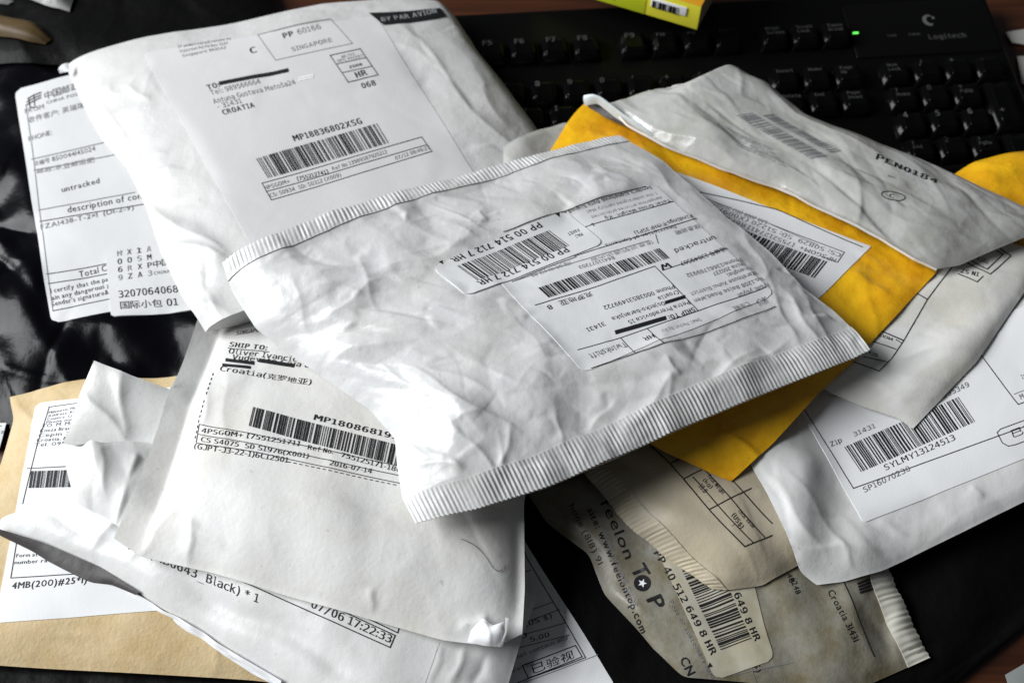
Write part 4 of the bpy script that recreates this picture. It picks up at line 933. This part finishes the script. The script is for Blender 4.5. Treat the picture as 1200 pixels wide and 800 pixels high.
# origin = top left corner of the number pad's first key; x right, y back, in key units
body = boxm('case', (-20.2*U_, -6.4*U_, -.016), (4.5*U_, 3.2*U_, -.0062), .005, 4)
kpart('case', body, M_kb)
kpart('palm_edge', boxm('palm_edge', (-20.0*U_, -6.3*U_, -.0066), (4.3*U_, -5.5*U_, -.001), .0015, 3), M_kb)
kpart('top_panel', boxm('top_panel', (-.45*U_, .35*U_, -.0066), (4.3*U_, 2.6*U_, -.0052), .0012, 3), mat('glossy_black_panel', (.003, .003, .003), .3, .12))
keymesh = {}
def keycap(wu, hu=1):
    k = (wu, hu)
    if k in keymesh: return keymesh[k]
    W, H_ = wu*U_, hu*U_; bm = bmesh.new()
    # body: tapered with a shallow dished top
    b0, t0 = .0006, .0034; n = 6
    lo = [bm.verts.new(v) for v in ((b0, b0, 0), (W-b0, b0, 0), (W-b0, H_-b0, 0), (b0, H_-b0, 0))]
    g = [[bm.verts.new((t0+(W-2*t0)*i/n, t0*.9+(H_-2*t0)*j/n, 0.0078-.0007*(1-(2*i/n-1)**2))) for i in range(n+1)] for j in range(n+1)]
    for j in range(n):
        for i in range(n): bm.faces.new((g[j][i], g[j][i+1], g[j+1][i+1], g[j+1][i]))
    sides = [[g[0][i] for i in range(n+1)], [g[j][n] for j in range(n+1)], [g[n][i] for i in range(n, -1, -1)], [g[j][0] for j in range(n, -1, -1)]]
    for k_, sd in enumerate(sides):
        a, b_ = lo[k_], lo[(k_+1) % 4]
        h = n//2
        for q in range(h): bm.faces.new((a, sd[q+1], sd[q]))
        bm.faces.new((a, b_, sd[h]))
        for q in range(h, n): bm.faces.new((b_, sd[q+1], sd[q]))
    bmesh.ops.recalc_face_normals(bm, faces=bm.faces[:])
    ed = [e for e in bm.edges if len(e.link_faces) == 2 and e.calc_face_angle(0) > .5]
    bmesh.ops.bevel(bm, geom=ed, offset=.0009, segments=3, affect='EDGES')
    me = bpy.data.meshes.new('key'); bm.to_mesh(me); bm.free(); me.materials.append(M_key)
    for p in me.polygons: p.use_smooth = True
    keymesh[k] = me; return me
M_leg = mat('pale_key_legend', (.10, .10, .10), .5)
leg = {}
def legend(parent, lines, size=.0024, x=.0045, y=.0118):
    key = tuple(lines)+(size, x, y)
    if key not in leg:
        Vs, Fs, n = [], [], 0
        for q, t in enumerate(lines):
            V, T = text_geo(t, .008, 2)
            if not len(V): continue
            V = V*size
            Vs.append(np.c_[V[:, 0]+x, V[:, 1]+y-q*size*1.45, np.full(len(V), .00765)]); Fs.append(T+n); n += len(V)
        leg[key] = mesh('legend', np.concatenate(Vs), np.concatenate(Fs), False); leg[key].materials.append(M_leg)
    o = bpy.data.objects.new('legend', leg[key]); COL.objects.link(o); o.parent = parent
def key(ux, uy, wu, hu, lines):
    o = kpart('key', keycap(wu, hu), None, kb, (ux*U_, uy*U_, -.006))
    if lines: legend(o, lines, .0036 if len(lines) == 1 and len(lines[0]) <= 2 else .0022)
rows = []
fx = [(3.25, 'Print|Screen'), (2.25, None)]
x0 = -.5-3      # nav block left edge
mx = x0-.5-15   # main block left edge
fk = [mx, mx+2, mx+3, mx+4, mx+5, mx+6.5, mx+7.5, mx+8.5, mx+9.5, mx+11, mx+12, mx+13, mx+14]
for k, x in enumerate(fk): key(x, .75, 1, 1, ['Esc' if k == 0 else 'F%d' % k])
for k, t in enumerate((['Print', 'Screen'], ['Scroll', 'Lock'], ['Pause', 'Break'])): key(x0+k, .75, 1, 1, t)
for k, t in enumerate((['Insert'], ['Home'], ['Page', 'Up'])): key(x0+k, -1, 1, 1, t)
for k, t in enumerate((['Delete'], ['End'], ['Page', 'Down'])): key(x0+k, -2, 1, 1, t)
key(x0+1, -4, 1, 1, ['↑'])
for k, t in enumerate('←↓→'): key(x0+k, -5, 1, 1, [t])
for k, t in enumerate((['Num', 'Lock'], ['/'], ['*'], ['-'])): key(k, -1, 1, 1, t)
for k, t in enumerate((['7', 'Home'], ['8'], ['9', 'PgUp'])): key(k, -2, 1, 1, t)
for k, t in enumerate((['4'], ['5'], ['6'])): key(k, -3, 1, 1, t)
for k, t in enumerate((['1', 'End'], ['2'], ['3', 'PgDn'])): key(k, -4, 1, 1, t)
key(0, -5, 2, 1, ['0', 'Ins']); key(2, -5, 1, 1, ['.', 'Del']); key(3, -3, 1, 2, ['+']); key(3, -5, 1, 2, ['Enter'])
for k, t in enumerate("¸1234567890'+"): key(mx+k, -1, 1, 1, [t])
key(mx+13, -1, 2, 1, ['←'])
key(mx, -2, 1.5, 1, ['Tab'])
for k, t in enumerate('QWERTZUIOPŠĐ'): key(mx+1.5+k, -2, 1, 1, [t])
key(mx, -3, 1.75, 1, ['Caps Lock'])
for k, t in enumerate('ASDFGHJKLČĆŽ'): key(mx+1.75+k, -3, 1, 1, [t])
key(mx+13.75, -3, 1.25, 2, ['Enter'])
key(mx, -4, 2.25, 1, ['Shift'])
for k, t in enumerate('YXCVBNM,.-'): key(mx+2.25+k, -4, 1, 1, [t])
key(mx+12.25, -4, 2.75, 1, ['Shift'])
for a, b_, t in ((0, 1.25, 'Ctrl'), (1.25, 1.25, 'Alt'), (2.5, 7.5, None), (10, 1.25, 'Alt Gr'), (11.25, 1.25, 'Fn'), (12.5, 1.25, 'Ctrl')): key(mx+a, -5, b_, 1, [t] if t else None)
# lamp, its printed marks and the maker's mark on the panel
def kprint(name, txt, x, y, size, z=-.0050, bold=.0):
    V, T = text_geo(txt, bold, 3); V = V*size
    kpart(name, mesh(name, np.c_[V[:, 0]+x, V[:, 1]+y, np.full(len(V), z)], T, False), M_leg)
kpart('indicator_light', boxm('indicator_light', (-.35*U_, 1.35*U_, -.0056), (-.35*U_+.0036, 1.35*U_+.0010, -.0046), .0003), mat('green_light', (.1, .6, .1), .4, emit=((.15, 1, .12), 1.6)))
kprint('panel_mark', 'Lock', .75*U_, 1.15*U_, .0018); kprint('panel_mark', 'A Num', 2*U_*.72, 1.15*U_, .0018)
kprint('maker_wordmark', 'Logitech', 2.05*U_, .95*U_, .0036, bold=.01)
rg = []
for k in range(25):
    a = rad(60+k*9.5); rg.append((math.cos(a), math.sin(a)))
V = [(2.25*U_+.0045*c*.9, 1.75*U_+.0045*s_, -.0050) for c, s_ in rg]+[(2.25*U_+.0010+.0026*c, 1.75*U_+.0002+.0030*s_, -.0050) for c, s_ in rg]
kpart('maker_emblem', mesh('maker_emblem', V, [(k+1, k, k+25, k+26) for k in range(24)], False), M_leg)
V = [(2.25*U_+.0030+.0010*math.cos(a), 1.75*U_+.0018+.0010*math.sin(a), -.0050) for a in np.linspace(0, 6.28, 13)[:-1]]
kpart('maker_emblem', mesh('maker_emblem', [(2.25*U_+.0030, 1.75*U_+.0018, -.0050)]+V, [(0, k+1, (k+1) % 12+1) for k in range(12)], False), M_leg)

# ---------------------------------------------------------------- yellow carton on the keyboard
cy_ = mat('lemon_card', (.80, .74, .05), .45, .4, [(900, .15, .0002)]); cy2 = mat('lime_card', (.55, .62, .02), .45, .4); cor = mat('orange_card', (.72, .33, .02), .45, .4); ctan = mat('tan_card', (.40, .34, .22), .6, .3)
p1 = unproj(817, 35, .034); p0 = unproj(690, -3, .034)
d1 = (p0-p1); d1 /= np.linalg.norm(d1); d2 = np.array([-d1[1], d1[0], 0]);
if d2[1] < 0: d2 = -d2
BX = Matrix(((d1[0], d2[0], 0, p1[0]), (d1[1], d2[1], 0, p1[1]), (0, 0, 1, p1[2]), (0, 0, 0, 1)))
bx = bpy.data.objects.new('yellow_carton', None); COL.objects.link(bx); bx.matrix_world = BX
tag(bx, 'small yellow and orange cardboard carton lying on the keyboard at the top edge', 'carton')
def bpart(name, lo, hi, m, bev=.0005): return kpart(name, boxm(name, lo, hi, bev), m, bx)
bpart('carton_body', (0, .0005, 0), (.105, .060, .0165), ctan)
bpart('front_panel', (.0, -.0003, .0), (.105, .0005, .0165), cy_, .0002)
bpart('lime_band', (.033, -.0006, .0002), (.105, -.0003, .0163), cy2, .0001)
bpart('top_panel', (0, -.0003, .0165), (.105, .0600, .0170), cor, .0002)
bpart('price_sticker', (.008, -.0010, .0075), (.030, -.0006, .0135), M_label2, .0001)
def bprint(txt, x, z, size, m=M_ink, y=-.0012, name='printed_text'):
    V, T = text_geo(txt, .01, 2); V = V*size
    V = np.c_[x-V[:, 0], np.full(len(V), y), z+V[:, 1]]
    # panel faces -y while x runs left: lettering reads from left to right for the viewer
    kpart(name, mesh(name, V, T[:, ::-1] if True else T, False), m, bx)
bprint('▮▯▮▮▯▮▮▯', .029, .0085, .0035); bprint('1000', .062, .0040, .0032, M_ink, -.0008); bprint('SMART', .031, .0140, .0016, M_ink, -.0008)

# ---------------------------------------------------------------- scraps at the right rim
S = Surf([(1178, 38, 2), (1230, 30, 2)], [(1230, 30, 2), (1240, 60, 2)], [(1186, 50, 2), (1240, 60, 2)], [(1178, 38, 2), (1186, 50, 2)], T=1, step=1.5, name='scrap1', maxlift=10)
r = root(S, 'paper_slip', 'white scrap of paper on the wood at the top right corner', 'paper', None); link('paper_sheet', S.mesh('paper_sheet'), r, mat('dim_paper', (.42, .41, .38), .6, .3))
S = Surf([(1192, 66, 1.5), (1240, 66, 2)], [(1240, 66, 2), (1240, 110, 2)], [(1197, 98, 1.5), (1240, 110, 2)], [(1192, 66, 1.5), (1197, 98, 1.5)], T=1, step=1.5, name='scrap2', maxlift=10)
r = root(S, 'paper_slip', 'second white scrap of paper lower down beside the keyboard end, right edge', 'paper', None); link('paper_sheet', S.mesh('paper_sheet'), r, mat('dim_paper', (.42, .41, .38), .6, .3))
S = Surf([(1178, 790, 1.5), (1230, 760, 1.5)], [(1230, 760, 1.5), (1240, 830, 1.5)], [(1190, 830, 1.5), (1240, 830, 1.5)], [(1178, 790, 1.5), (1190, 830, 1.5)], T=.6, step=1.5, name='scrap3', maxlift=10)
r = root(S, 'paper_slip', 'dull grey paper corner on the wood in the lower right corner', 'paper', None); link('paper_sheet', S.mesh('paper_sheet'), r, mat('dull_paper', (.22, .24, .23), .6, .3))
